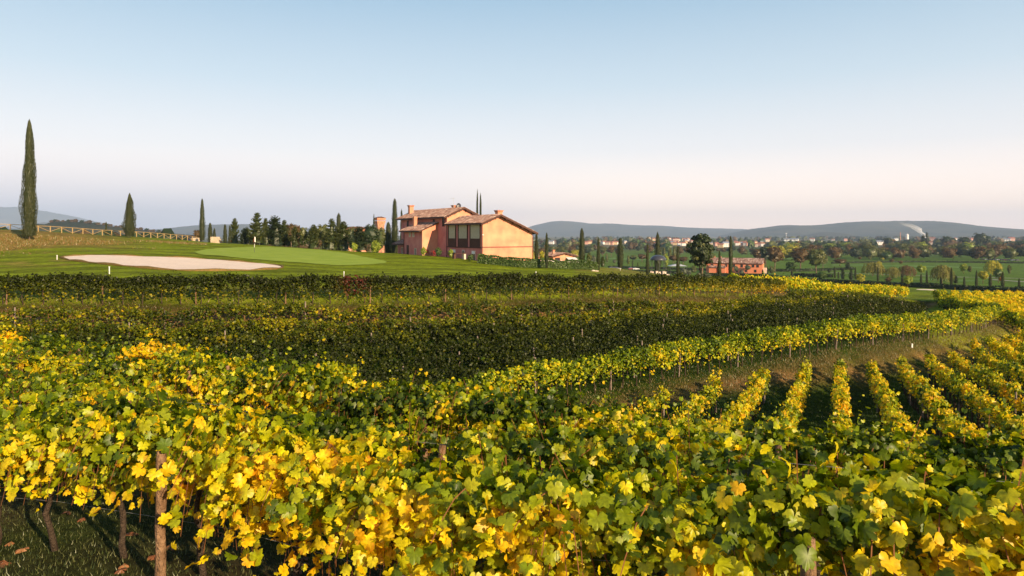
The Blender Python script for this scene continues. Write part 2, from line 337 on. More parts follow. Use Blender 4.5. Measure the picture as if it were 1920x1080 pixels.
def build_terrain():
    f = np.concatenate([np.linspace(-math.pi, -1.0, 26)[:-1], np.linspace(-1.0, -.72, 20)[:-1], np.linspace(-.72, .72, 250), np.linspace(.72, 1.0, 20)[1:], np.linspace(1.0, math.pi, 26)[1:]])
    r = np.concatenate([np.exp(np.linspace(0, math.log(20), 55))[:-1], np.exp(np.linspace(math.log(20), math.log(135), 230))[:-1], np.exp(np.linspace(math.log(135), math.log(15500), 110))])
    F, R = np.meshgrid(f, r); X = (np.sin(F)*R).ravel(); Y = (np.cos(F)*R).ravel(); Z = h(X, Y)
    V = np.stack([X, Y, Z], 1); nf, nr = len(f), len(r)
    i = np.arange(nr-1)[:, None]*nf+np.arange(nf-1)[None]; Q = np.stack([i, i+1, i+nf+1, i+nf], 2).reshape(-1, 4)
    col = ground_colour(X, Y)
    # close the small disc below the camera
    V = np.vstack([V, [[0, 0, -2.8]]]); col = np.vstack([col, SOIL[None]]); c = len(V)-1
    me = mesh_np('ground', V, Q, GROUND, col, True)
    o = obj('ground', me); tag(o, kind='structure')
    j = np.arange(nf-1); me2 = mesh_np('ground_patch', V[np.concatenate([np.arange(nf), [c]])], np.stack([np.full(nf-1, nf), j+1, j], 1)[:, ::-1], GROUND, col[np.concatenate([np.arange(nf), [c]])], True)
    obj('ground_patch', me2, o)
build_terrain()
def drape_blob(name, ring, material, dz, rings=14, dish=0.0, label=None, parent=None):
    """a sheet that lies on the ground inside a closed outline of photo pixels (placed by its true distance)"""
    P = [ray(px, y, 50) if len(q) == 0 else None for (px, y, *q) in ring]
    P = np.array([(p.x, p.y) for p in P]); P = smooth_path(np.vstack([P, P[:1]]), .6)[:-1]
    c = P.mean(0); t = np.linspace(0, 1, rings)
    XY = c+(P[None]-c)*t[:, None, None]; n = len(P)
    X = XY[..., 0].ravel(); Y = XY[..., 1].ravel(); T = np.repeat(t, n)
    Z = h(X, Y)+dz-dish*(1-T**3)
    i = np.arange(rings-1)[:, None]*n; j = np.arange(n)[None]; k = (j+1) % n
    Q = np.stack([i+j, i+k, i+n+k, i+n+j], 2).reshape(-1, 4)
    return obj(name, mesh_np(name, np.stack([X, Y, Z], 1), Q, material, None, True), parent), np.stack([P[:, 0], P[:, 1]], 1)
def ribbon(name, path, width, material, dz=0.05, parent=None):
    p = np.array(path); d = np.gradient(p, axis=0); d /= np.linalg.norm(d, axis=1, keepdims=True)+1e-9; nrm = np.stack([-d[:, 1], d[:, 0]], 1)
    k = 5; off = np.linspace(-.5, .5, k)*width; XY = p[:, None]+nrm[:, None]*off[None, :, None]
    X = XY[..., 0].ravel(); Y = XY[..., 1].ravel(); n = len(p); i = np.arange(n-1)[:, None]*k+np.arange(k-1)[None]
    Q = np.stack([i, i+1, i+k+1, i+k], 2).reshape(-1, 4)
    return obj(name, mesh_np(name, np.stack([X, Y, h(X, Y)+dz], 1), Q, material, None, True), parent)
SAND = mat('sand', (.80, .62, .46), .95, .1, (2.5, (.88, .70, .54)), (14, .3))
GREEN = mat('putting_green', (.25, .33, .03), .95, .1, (.5, (.30, .37, .04)), None)
FAIR = mat('fairway', (.10, .19, .03), .95, .1, (.2, (.14, .23, .04)), None)
DRYLIP = mat('dry_turf', (.16, .12, .035), 1, .05, (3, (.24, .14, .05)), (20, .8))
PATHM = mat('gravel', (.42, .38, .30), .95, .1, (1.0, (.36, .33, .27)), None)
bk, bring = drape_blob('sand_bunker', [(113, 484), (160, 480), (240, 481), (330, 484), (400, 488), (470, 494), (527, 500), (518, 505), (470, 507.5), (400, 508.5), (330, 507), (250, 501), (180, 494), (130, 488)], SAND, .09, dish=.03)
tag(bk, kind='structure')
g1, gring = drape_blob('putting_green', [(362, 473), (400, 467), (470, 463.5), (560, 466), (640, 474), (680, 482), (724, 491), (700, 496.5), (640, 498.5), (560, 493), (480, 487), (420, 481), (380, 478)], GREEN, .06)
tag(g1, kind='structure')
lip = MB(); lp = [(x, y, hz(x, y)+.05) for x, y in bring[::3]]; lip.tube(lp+lp[:1], [.13+.08*math.sin(i*1.7) for i in range(len(lp)+1)], 5, cap=False)
tag(lip.obj('bunker_lip', DRYLIP, smooth=True), kind='structure')
# ------------------------------------------------------------------ leaves
LEAF = leaf_mat('vine_leaf', .42, .025, mottle=.32); LEAF_FAR = leaf_mat('vine_leaf_far', .36, .015)
PAL = np.array([(.026, .044, .003), (.065, .110, .004), (.16, .225, .006), (.35, .39, .008), (.62, .55, .010), (.80, .51, .010), (.76, .34, .010), (.36, .09, .014)])
def pal(y):
    y = np.clip(y, 0, 1)*(len(PAL)-1); i = np.minimum(y.astype(int), len(PAL)-2); f = (y-i)[:, None]
    return PAL[i]*(1-f)+PAL[i+1]*f
def leaf_template(kind, v=0):
    R = np.random.default_rng(40+v)
    if kind == 'near':
        half = [(0, 1.0), (8, .90), (15, .88), (23, .68), (30, .80), (41, .96), (50, .86), (60, .80), (70, .64), (82, .78), (96, .88), (108, .80), (122, .82), (138, .74), (154, .72), (168, .52)]
    elif kind == 'mid': half = [(0, 1.0), (23, .78), (42, .95), (71, .74), (97, .86), (140, .72)]
    elif kind == 'far': half = [(0, 1.0), (46, .88), (105, .75)]
    else: return np.array([(0, -.6, 0), (.62, .1, -.16), (0, 1, -.05), (-.62, .1, -.16)]), np.array([(0, 1, 2), (0, 2, 3)]), np.ones(4)
    pts = half+[(180, .10)]+[(360-a, r) for a, r in half[1:][::-1]]
    pts = [(a, r*(1+(.0 if kind == 'far' else .05)*R.normal())) for a, r in pts]
    fold = .30+.20*R.normal(); curl = .30+.28*R.normal(); tw = .3*R.normal()
    V = [(0, 0, .0)]; m = [.95]
    for a, r in pts:
        a = math.radians(a); x, y = math.sin(a)*r*.62, math.cos(a)*r*.62
        z = -fold*abs(x)-curl*(x*x+y*y)+tw*x*y*2+(.022*R.normal() if kind != 'far' else 0)
        V.append((x, y, z)); m.append(.90+.14*r if kind != 'far' else 1.0)
    V = np.array(V); n = len(pts); F = np.array([(0, 1+(i+1) % n, 1+i) for i in range(n)])
    return V, F, np.array(m)
TPL = {k: [leaf_template(k, v) for v in range(nv)] for k, nv in (('near', 8), ('mid', 6), ('far', 4), ('vfar', 1))}
def frames(nrm, tip):
    z = nrm/np.linalg.norm(nrm, axis=1, keepdims=True); y = tip-(tip*z).sum(1, keepdims=True)*z
    y /= np.linalg.norm(y, axis=1, keepdims=True)+1e-9; x = np.cross(y, z); return np.stack([x, y, z], 2)      # columns
def leaf_cloud(kind, pos, Rm, size, col):
    """all leaves as arrays: V, F, C"""
    Vs, Fs, Cs = [], [], []; off = 0; T = TPL[kind]; which = rng.integers(0, len(T), len(pos))
    for k, (tv, tf, tm) in enumerate(T):
        q = which == k
        if not q.any(): continue
        P = pos[q][:, None]+np.einsum('nij,vj->nvi', Rm[q], tv)*size[q][:, None, None]
        c = col[q][:, None]*tm[None, :, None]
        if kind in ('near', 'mid'):      # scorched or greener patches along parts of the leaf edge
            m_ = int(q.sum()); nv = len(tv); c = c*(1+.10*rng.normal(size=(m_, nv, 1))); s0 = rng.integers(1, nv, m_)[:, None]; dd_ = np.abs(np.arange(nv)[None]-s0); burn = (dd_ <= nv//6) & (np.arange(nv)[None] > 0) & (rng.random((m_, 1)) < .22)
            c = np.where(burn[:, :, None], c*np.array([.62, .40, .45]), c)
        c = np.clip(c, .003, 1)
        n = q.sum(); Vs.append(P.reshape(-1, 3)); Cs.append(c.reshape(-1, 3))
        Fs.append((tf[None]+(np.arange(n)*len(tv))[:, None, None]).reshape(-1, 3)+off); off += n*len(tv)
    return np.vstack(Vs), np.vstack(Fs), np.vstack(Cs)
_leafmesh = {}
def leaf_mesh(v, b):
    if (v, b) not in _leafmesh:
        tv, tf, tm = TPL['near'][v]; c = pal(np.array([(b+.5)/16]))[0]
        _leafmesh[v, b] = mesh_np('leaf', tv, tf, LEAF, tm[:, None]*c[None], True)
    return _leafmesh[v, b]
BARK = mat('vine_bark', (.055, .038, .026), .95, .1, (30, (.10, .07, .048)), (60, 1.0))
CANE = mat('cane', (.22, .085, .03), .7, .2)
POSTW = mat('post_wood', (.15, .085, .045), .9, .1, (16, (.30, .18, .10)), (40, 1.0))
POSTG = mat('post_weathered', (.30, .23, .18), .9, .1, (16, (.20, .15, .12)), (40, 1.0))
WIRE = mat('wire', (.25, .25, .25), .5, .5)
def trunk_mesh(k):
    R = random.Random(k); p = [(0, 0, -.15)]; x = y = 0
    for i in range(1, 7):
        x += R.uniform(-.045, .045); y += R.uniform(-.035, .035); p.append((x, y, i/6))
    return MB().tube(p, [.036, .030, .026, .028, .022, .024, .015], 7).mesh('trunk', BARK, True)
TRUNKS = [trunk_mesh(k) for k in range(5)]
def post_mesh(rad, hgt, m, k=0):
    R = random.Random(k); b = MB(); n = 7
    b.tube([(R.uniform(-.006, .006), R.uniform(-.006, .006), -.25+(hgt+.25)*i/n) for i in range(n+1)], [rad*(1+R.uniform(-.05, .05)) for i in range(n)]+[rad*.86], 10)
    return b.mesh('post', m, True)
POST_NEAR = [post_mesh(.049, 1.0, POSTW, k) for k in range(3)]; POST_FAR = [post_mesh(.045, 1.0, POSTG, k) for k in range(2)]
POST_PALE = post_mesh(.045, 1.0, POSTW, 7)

def vine_row(path, label, kind='mid', top=1.6, bottom=.75, width=.35, dens=220, size=.14, yel=.45, yvar=.3, lowyel=.25, group=None, trunk_step=1.0, post_step=5.2, post_off=2.0, post_h=1.7,
             parts=0, wires=(), canes=False, posts='far', gap=-9, trunks='parts', upright=.06, umax=.45, bush=0.0, seed=0, cat='vine row', spread=1.0, tintc=(1, 1, 1), vjit=.05, grad=0, post_lat=0, rj=1.0, redspan=None):
    R = np.random.default_rng(100+seed); path = np.asarray(path); seg = np.hypot(*np.diff(path, axis=0).T); s = np.concatenate([[0], np.cumsum(seg)]); Ltot = s[-1]
    o0 = Vector((path[len(path)//2][0], path[len(path)//2][1], 0)); o0.z = hz(o0.x, o0.y)
    root = thing('vine_row', o0, label, cat, group); O = np.array(o0)
    def at(q):
        x = np.interp(q, s, path[:, 0]); y = np.interp(q, s, path[:, 1]); e_ = .3
        dx = np.interp(q+e_, s, path[:, 0])-np.interp(q-e_, s, path[:, 0]); dy = np.interp(q+e_, s, path[:, 1])-np.interp(q-e_, s, path[:, 1]); l = np.hypot(dx, dy)+1e-9
        return x, y, dx/l, dy/l
    per = 9 if kind in ('near', 'mid') else 6
    ns = int(Ltot*dens/per); q0 = R.uniform(0, Ltot, ns)
    vine_id = np.floor(q0/trunk_step); q0 = q0+bush*((vine_id+.5)*trunk_step-q0)          # gather the shoots towards each vine
    x0, y0, _, _ = at(q0); keep = wav(np.stack([x0, y0, np.full(ns, seed*3.1)], 1), 1.6) > gap; q0 = q0[keep]; ns = len(q0)
    vh = np.random.default_rng(900+seed).normal(0, 1, int(Ltot/trunk_step)+3)[np.floor(q0/trunk_step).astype(int)]
    B_ = bottom; bottom = bottom(q0/Ltot) if callable(bottom) else np.full(ns, float(bottom)); side = np.where(R.random(ns) < .5, -1., 1.); up = R.random(ns) < upright
    T = top*(1+vjit*vh+.05*R.normal(size=ns)); hb = bottom+R.uniform(0, .35, ns)*(top-bottom); T = np.where(up, T+R.uniform(.08, umax, ns), T); T = np.maximum(T, hb+.2)
    drop = R.uniform(.1, 1.05, ns)*(T-bottom); drift = R.normal(0, .28, ns); wid = width*R.uniform(.35, 1.25, ns)
    t = R.uniform(0, 1, (ns, per)); t.sort(axis=1)
    def curve(t, j):
        k = np.clip((t-.5)/.5, 0, 1); upj = up[j]
        z = hb[j]+(T[j]-hb[j])*np.sin(np.clip(t/(.55), 0, 1)*math.pi/2); z = np.where(upj, hb[j]+(T[j]-hb[j])*t, z-drop[j]*k**1.5)
        lat = side[j]*np.where(upj, wid[j]*.35*t, .05+wid[j]*t**1.2)
        return z, lat, q0[j]+drift[j]*t
    J = np.repeat(np.arange(ns), per); tt = t.ravel(); z, lat, q = curve(tt, J)
    keep = (tt > .12) | (R.random(len(tt)) < .3); J, tt, z, lat, q = J[keep], tt[keep], z[keep], lat[keep], q[keep]; n = len(J)
    x, y, dx, dy = at(np.clip(q, 0, Ltot)); nx, ny = -dy, dx; pet = .07*size/.14
    over = np.where(q < 0, q, np.where(q > Ltot, q-Ltot, 0)); x = x+dx*over; y = y+dy*over
    rnd = R.normal(size=(n, 3)); X = x+nx*lat; Y = y+ny*lat
    pos = np.stack([X, Y, h(x, y)+z], 1)+rnd*[pet, pet, pet*.8]
    sd = side[J]; out = np.stack([nx*sd, ny*sd, 0*sd], 1)
    nrm = out*R.uniform(.1, 1.1, (n, 1))+np.array([0, 0, 1])*R.uniform(.0, .9, (n, 1))+R.normal(size=(n, 3))*.5*spread
    tip = out*.5+np.array([0, 0, -1.])*R.uniform(.2, 1.2, (n, 1))+R.normal(size=(n, 3))*.55
    sz = size*R.uniform(.42, 1.35, n)*np.where(up[J] & (tt > .7), .65, 1)
    bottom = float(bottom.mean()); rel = np.clip((z-bottom)/(top-bottom), 0, 1.2)
    yy = yel+grad*np.clip((q/Ltot-.55)/.35, 0, 1)+yvar*(.55*wav(pos, 1.5, 1)+.45*wav(pos, 5.0, 2))+lowyel*(.55-rel)+rj*(.13*R.normal(size=n)+.10*R.normal(size=ns)[J])
    yy = np.where(yy > .62, .62+(yy-.62)*.42, yy); yy = np.where(yy < .1, .1+(yy-.1)*.3, yy)
    col = pal(yy)*(1+.12*R.normal(size=(n, 1)))*np.array(tintc)
    if redspan:
        pp = CX+FPX*x/y; w_ = np.exp(-((pp-redspan[0])/redspan[1])**2)[:, None]; w_ = w_*(R.random((n, 1)) < .5); col = col*(1-w_)+np.array([.13, .018, .014])*w_
    Rm = frames(nrm, tip)
    if parts:      # the leaves that show largest become objects of their own
        vis = (pos[:, 1] > .5); px = CX+FPX*pos[:, 0]/np.maximum(pos[:, 1], .5); py = HY-FPX*pos[:, 2]/np.maximum(pos[:, 1], .5)
        facing = np.where((out*np.stack([-pos[:, 0], -pos[:, 1], 0*sd], 1)).sum(1) > 0, 1.0, .35)*(.6+.4*rel)
        sc = np.where(vis & (px > -20) & (px < 1940) & (py < 1100), sz/np.maximum(pos[:, 1], .5)*facing, 0)
        pick = np.argsort(-sc)[:parts]; m = np.ones(n, bool); m[pick] = False
        for i in pick:
            b = int(np.clip(yy[i]*16, 0, 15)); lo = bpy.data.objects.new('leaf', leaf_mesh(int(R.integers(0, 8)), b)); COL.objects.link(lo); lo.parent = root
            M = Matrix(Rm[i].tolist()).to_4x4(); M = Matrix.Translation(Vector((pos[i]-O).tolist())) @ M @ Matrix.Diagonal((sz[i],)*3+(1,)); lo.matrix_local = M
        pos, Rm, sz, col = pos[m], Rm[m], sz[m], col[m]
    V, F, Cc = leaf_cloud(kind, pos-O, Rm, sz, col)
    fo = obj('foliage', mesh_np('foliage', V, F, LEAF if kind in ('near', 'mid') else LEAF_FAR, Cc, kind in ('near', 'mid')), root); fo['kind'] = 'stuff'
    if canes:
        K = min(ns, int(Ltot*22)); tv, tf = [], []; ts = np.linspace(0, 1, 7); c0 = 0
        for j in range(K):
            z, lat, q = curve(ts, np.full(7, j)); x, y, dx, dy = at(np.clip(q, 0, Ltot)); P = np.stack([x-dy*lat, y+dx*lat, h(x, y)+z], 1)-O; r = .0045
            for a in range(3):
                w = 2.094*a; tv.append(P+np.stack([dx*math.cos(w)*r, dy*math.cos(w)*r, np.full(7, math.sin(w)*r)], 1))
            for i in range(6):
                for a in range(3): b = (a+1) % 3; tf.append((c0+a*7+i, c0+b*7+i, c0+b*7+i+1, c0+a*7+i+1))
            c0 += 21
        co = obj('canes', mesh_np('canes', np.vstack(tv), tf, CANE), root); co['kind'] = 'stuff'
    tq = np.arange(trunk_step*.5, Ltot, trunk_step); xs, ys, _, _ = at(tq); zs = h(xs, ys); hh = bottom+.45*(top-bottom)
    if trunks == 'parts':
        for i, (a, b, c) in enumerate(zip(xs, ys, zs)):
            to = obj('trunk', TRUNKS[(i*7+seed) % 5], root); to.location = Vector((a, b, c))-o0; to.scale = (1.15, 1.15, hh*R.uniform(.92, 1.1)); to.rotation_euler = (R.normal()*.05, R.normal()*.05, R.uniform(0, 6.28))
    elif trunks == 'stuff':
        tvs, tfs = [], []; base = np.array([(-.025, -.025, 0), (.025, -.025, 0), (0, .03, 0), (-.02, -.02, 1), (.02, -.02, 1), (0, .025, 1)]); fb = [(0, 1, 4, 3), (1, 2, 5, 4), (2, 0, 3, 5)]
        for i, (a, b, c) in enumerate(zip(xs, ys, zs)): tvs.append(base*[1, 1, hh]+np.array([a, b, c])-O+[0, 0, -.03]); tfs += [tuple(v+6*i for v in f) for f in fb]
        if tvs: so = obj('trunks', mesh_np('trunks', np.vstack(tvs), tfs, BARK), root); so['kind'] = 'stuff'
    if post_step:
        for i, q in enumerate(np.arange(post_off, Ltot+.2, post_step)):
            a, b, dx_, dy_ = at(np.array([q])); c = h(a, b)[0]; a = a+dy_*post_lat; b = b-dx_*post_lat
            pm = {'near': POST_NEAR[i % 3], 'far': POST_FAR[i % 2], 'pale': POST_PALE}[posts]
            po = obj('post', pm, root); po.location = Vector((a[0], b[0], c))-o0; po.scale = (1, 1, post_h*R.uniform(.97, 1.04)); po.rotation_euler = (R.normal()*.03, R.normal()*.03, R.uniform(0, 6))
    for wz in wires:
        wq = np.arange(0, Ltot, 2.6); a, b, _, _ = at(wq); c = h(a, b)+wz
        MB().tube([Vector((i, j, k))-o0 for i, j, k in zip(a, b, c)], .0019, 4).obj('wire', WIRE, root)
    return root
def line(a, b, step=1.0):
    a = np.array(a, float); b = np.array(b, float); n = max(2, int(np.linalg.norm(b-a)/step)+1); return a+(b-a)*np.linspace(0, 1, n)[:, None]
# foreground rows: they run from far left to near right along the brow
NN = np.array([.41, .912]); UU = np.array([.912, -.41])
def fg_row(d, s0, s1): return line(NN*d+UU*s0, NN*d+UU*s1)
A0 = NN @ np.array([-3.5, 7.0]); s_post = UU @ np.array([-3.5, 7.0])
vine_row(fg_row(A0, s_post-7.0, s_post+9.6), 'nearest vine row of big yellow leaves, wooden post at lower left', 'near', top=1.44, bottom=lambda t: .60-.36*np.clip((t-.40)/.14, 0, 1)+.0*t, width=.42, dens=1450, size=.106, yel=.50, yvar=.38, lowyel=.24, gap=-1.25, vjit=.05, tintc=(1.22, 1.16, .8),
         parts=300, wires=(.55, .9, 1.25), canes=True, posts='near', post_step=5.65, post_off=7.35-5.65, post_h=1.33, upright=.07, umax=.42, grad=.12, seed=1, post_lat=.40, trunk_step=1.15)
NEARL = ['second vine row from the bottom, green and gold leaves', 'third vine row from the bottom, gold leaves below green tops', 'fourth vine row from the bottom, bright yellow-green tops along the brow', 'fifth vine row from the bottom, last before the dark hollow']
for k in range(4):
    d = A0+2.5*(k+1)
    vine_row(fg_row(d, -16-4.0*k, 9+1.2*k), NEARL[k], 'near' if k < 1 else 'mid', top=[1.42, 1.40, 1.40, 1.40][k], bottom=.5, width=.45, vjit=.075, gap=-.85, dens=[1050, 950, 820, 480][k], size=[.104, .108, .115, .13][k], tintc=(1.18, 1.12, .8), yel=[.40, .45, .46, .46][k], yvar=.42, lowyel=.34,
             parts=[300, 300, 200, 60][k], wires=(.9, 1.3), canes=k < 2, posts='near', post_step=5.4, post_off=1.0+2.3*k, post_h=1.38, post_lat=.30, upright=[.05, .06, .08, .09][k], umax=[.38, .5, .72, .8][k], grad=[.14, .05, 0, 0][k], seed=2+k, trunk_step=1.1)
# rows on the bench at the right, seen end-on
FARY = {-4: 31, -3: 33, -2: 36, -1: 40, 0: 42, 1: 43, 2: 45, 3: 46.5, 4: 49, 5: 52, 6: 55, 7: 58, 8: 61, 9: 64, 10: 67, 11: 70}
for k, Y1 in FARY.items():
    Y0 = 17.5 if k < 3 else 19+1.6*(k-3)
    f = lambda Y: (20.2+2.0*k+.48*(Y-42), Y)
    vine_row(line(f(Y0), f(Y1)), f'{ordinal(k+4)} from left of the vine rows fanning away at right', 'mid' if k < 6 else 'far', top=1.62, bottom=.85 if k > 0 else .75, width=.23, vjit=.09, dens=270, size=.14, yel=.52, yvar=.34, lowyel=.04, group='vine rows fanning away on the right bench', tintc=(1.1, 1.08, .9),
             posts='far', post_step=6.5, post_off=((Y1-Y0)*1.11-.15) % 6.5, post_h=1.6, upright=.14, umax=.55, bush=.45, gap=-.95, seed=20+k, trunk_step=.85)
hp = smooth_path(pxY(HEDGE), 1.0)
vine_row(hp, 'long clipped vine row curving above the dry bank below the dark hollow', 'far', top=1.95, bottom=.55, width=.42, dens=520, size=.15, yel=.34, yvar=.30, lowyel=.22, post_step=5, seed=50, upright=.05, umax=.3, post_h=1.7, trunk_step=.95)
vine_row(smooth_path(pxY(HEDGE[-1:]+HEDGE_BACK), 1.0), 'vine row turning back around the grass pocket at far right', 'far', top=1.75, bottom=.45, width=.4, dens=330, size=.17, yel=.34, yvar=.25, lowyel=.1, post_step=6, seed=51, post_h=1.7)
# rows filling the dark hollow between the long row and the upper terrace
hp2 = smooth_path(pxY([(-420, 24.5), (-150, 25), (0, 25.5), (320, 28), (640, 30.5)]+HEDGE[1:9]), 1.0); up2 = smooth_path(pxY([(-520, 41)]+UPPER[:7]+[(1480, 80), (1590, 92), (1690, 106)]), 1.0)
def resamp(p, n): 
    t = np.linspace(0, len(p)-1, n); i = np.arange(len(p)); return np.stack([np.interp(t, i, p[:, 0]), np.interp(t, i, p[:, 1])], 1)
ha, ua = resamp(hp2, 120), resamp(up2, 120)
NH = 8
for k in range(NH):
    w = (k+.75)/(NH+1.5); p = ha*(1-w)+ua*w; p = p[:int(120-6*(k > 5))]
    p = smooth_path(p[::6], 1.0)
    pxs = CX+FPX*p[:, 0]/p[:, 1]; p = p[(pxs > -140) & (pxs < [1745, 1735, 1728, 1722, 1715, 1700, 1690, 1640][k])]
    vine_row(p, f'{ordinal(NH-1-k)} dark vine row in the hollow counted from the terrace', 'far', top=1.42, bottom=.35, width=.62, dens=230, size=.17, yel=-.04+.012*k+.09*(k >= 6)+.05*(k >= 5), rj=.6, yvar=.12+.10*(k >= 5), lowyel=-.10, tintc=[(.60, .48, .5), (.66, .52, .5), (.85, .68, .6)][(k >= 4)+(k >= 6)], group='dark vine rows in the hollow',  # darker foliage, and tintc also puts the hollow's shade into the leaf colour
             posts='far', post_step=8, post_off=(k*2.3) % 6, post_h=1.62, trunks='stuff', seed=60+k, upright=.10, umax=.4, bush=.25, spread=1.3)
# upper terrace rows
vine_row(smooth_path(pxY(UPPER[:7]+[(1470, 79)]), 1.0), 'long vine row along the upper terrace edge, in front of the bunker', 'far', top=1.70, bottom=.30, width=.44, redspan=(662, 22), rj=.8, grad=.30, dens=560, size=.16, yel=.06, yvar=.16, lowyel=.52, tintc=(.78, .60, .55), post_step=5.5, post_off=2.2, posts='pale', post_h=1.55, seed=80, bush=.12, trunk_step=1.15, upright=.07, umax=.35)
for k in range(3):
    off = 3.0*(k+1)+1; P = [(px, Y+off*(1+.1*k), 0) for px, Y, z in [(1370+40*k, 70, 0), (1400, 72, 0), (1500, 82, 0), (1600, 94, 0), (1700, 108, 0)] if px >= 1370+40*k]
    vine_row(smooth_path(pxY(P), 1.0), f'{ordinal(k)} yellow vine row behind the terrace row, below the cypresses', 'vfar', top=1.75, bottom=.5, width=.45, dens=150, size=.20, yel=.42, yvar=.24, lowyel=-.15, group='yellow vine rows at the end of the upper terrace', posts='pale', post_step=8, trunks='stuff', seed=90+k, upright=.15, umax=.5)
# yellow block at the right edge
for k in range(13):
    a = np.array([54.6+2.6*k*.98-1.5, 76+1.2*k]); b = np.array([76.5+2.6*k, 121+1.0*k]); c = np.array([51.0+2.7*k, 64+1.0*k])
    P = smooth_path([c, a, (a+b)/2+[-1.5, 1], b], 1.0)
    vine_row(P, f'{ordinal(k)} from left of the yellow vine rows at the far right edge', 'vfar', top=1.7, bottom=.35, width=.5, dens=170 if k < 8 else 110, size=.20, yel=.50 if k else .3, yvar=.22, lowyel=-.25, group='yellow vine rows of the block at the right edge', post_step=9, posts='far', trunks='stuff', seed=110+k, upright=.15, umax=.45)

# ------------------------------------------------------------------ grass and fallen leaves
GRASS = leaf_mat('grass_blade', .3, .04)
def tufts(name, X, Y, hgt, wid, c0, c1, blades=1, sz=None):
    n = len(X); Z = h(X, Y); a = rng.uniform(0, 6.283, n); hh = hgt*rng.uniform(.5, 1.4, n); lx = rng.normal(0, .45, n)*hh; ly = rng.normal(0, .45, n)*hh
    V = np.stack([np.stack([X-np.cos(a)*wid, Y-np.sin(a)*wid, Z-.01], 1), np.stack([X+np.cos(a)*wid, Y+np.sin(a)*wid, Z-.01], 1), np.stack([X+lx, Y+ly, Z+hh], 1)], 1).reshape(-1, 3)
    t = rng.random((n, 1)); c = np.repeat(np.array(c0)*(1-t)+np.array(c1)*t, 3, axis=0)
    return tag(obj(name, mesh_np(name, V, np.arange(3*n).reshape(-1, 3), GRASS, c)), kind='stuff')
n = 26000; X = rng.uniform(-7.5, 3, n); Y = rng.uniform(3.5, 11, n); tufts('grass', X, Y, .045, .006, (.05, .075, .015), (.15, .15, .05))
n = 45000; Y = 17+33*rng.random(n)**.8; X = Y*rng.uniform(.2, .85, n); tufts('grass', X, Y, .10, .016, (.022, .055, .006), (.045, .085, .010))
q = rng.integers(0, 85, 26000); P = hedge_xy[q]+rng.normal(0, .5, (26000, 2)); d = P/np.linalg.norm(P, axis=1, keepdims=True); P = P-d*np.abs(rng.normal(1.6, 1.1, (26000, 1)))
tufts('grass', P[:, 0], P[:, 1], .12, .018, (.27, .17, .06), (.11, .13, .03))
q = rng.integers(0, len(upper_xy), 22000); P = upper_xy[q]+rng.normal(0, .5, (22000, 2)); d = P/np.linalg.norm(P, axis=1, keepdims=True); P = P-d*np.abs(rng.normal(1.2, .9, (22000, 1)))
tufts('grass', P[:, 0], P[:, 1], .10, .02, (.20, .11, .035), (.035, .045, .008))
n = 17000; f_ = -.66+.24*rng.random(n)**1.4; r_ = 98+34*rng.random(n)**.7; k = (wav(np.stack([np.sin(f_)*r_, np.cos(f_)*r_, 0*r_], 1), .25)+rng.normal(0, .4, n)+(r_-114)/18-(f_+.58)*9) > .15
tufts('dry_grass', (np.sin(f_)*r_)[k], (np.cos(f_)*r_)[k], .22, .06, (.30, .16, .055), (.15, .16, .03))
n = 9000; Y = rng.uniform(60, 76, n); X = Y*((rng.uniform(0, 1250, n)-CX)/FPX); 
q = rng.integers(0, len(upper_xy)-25, n); P = upper_xy[q]; d = P/np.linalg.norm(P, axis=1, keepdims=True); P = P+d*np.abs(rng.normal(1.8, 1.3, (n, 1)))+rng.normal(0, .5, (n, 2))
tufts('dry_grass', P[:, 0], P[:, 1], .20, .03, (.26, .17, .06), (.13, .13, .03))
DEAD = leaf_mat('dead_leaf', .1, .03)
dl = []
tv, tf, tm = TPL['near'][3]
dm = [mesh_np('fallen_leaf', tv*[1, 1, 1.3], tf, DEAD, tm[:, None]*np.array(c)[None]) for c in ((.20, .075, .03), (.30, .13, .05), (.13, .06, .03))]
n = 0
while n < 46:
    x = random.uniform(-6.4, -2.2); y = random.uniform(5.4, 10.2)
    o = obj('fallen_leaf', dm[n % 3]); o.location = (x, y, hz(x, y)+.035); o.scale = (random.uniform(.10, .17),)*3; o.rotation_euler = (random.uniform(-.4, .4), random.uniform(-.4, .4), random.uniform(0, 6.3))
    tag(o, 'dry brown leaf lying on the grass under the nearest vine row', 'leaf', 'fallen brown leaves under the nearest row'); n += 1
# ------------------------------------------------------------------ trees
TREE = leaf_mat('tree_leaf', .22, .03); TBARK = mat('tree_bark', (.13, .09, .06), .95, .1, (8, (.20, .14, .10)), (20, .8))
TPAL = {'cypress': ((.022, .034, .008), (.060, .066, .014)), 'darkgreen': ((.016, .030, .010), (.045, .065, .016)), 'olive': ((.06, .075, .02), (.15, .15, .035)), 'green': ((.035, .07, .014), (.10, .15, .025)),
        'yellow': ((.20, .20, .02), (.55, .46, .03)), 'brown': ((.065, .042, .015), (.18, .10, .03)), 'grey': ((.07, .085, .05), (.17, .18, .10)), 'orange': ((.22, .10, .02), (.60, .26, .03)),
        'lime': ((.14, .19, .02), (.36, .40, .03)), 'willow': ((.12, .12, .025), (.28, .25, .05)), 'conifer': ((.035, .055, .012), (.105, .115, .022))}
def tint(p, n, R, base=None):
    a, b = TPAL[p]; t = np.clip((R.random(n) if base is None else base+R.normal(0, .2, n)), 0, 1)[:, None]; return np.array(a)*(1-t)+np.array(b)*t
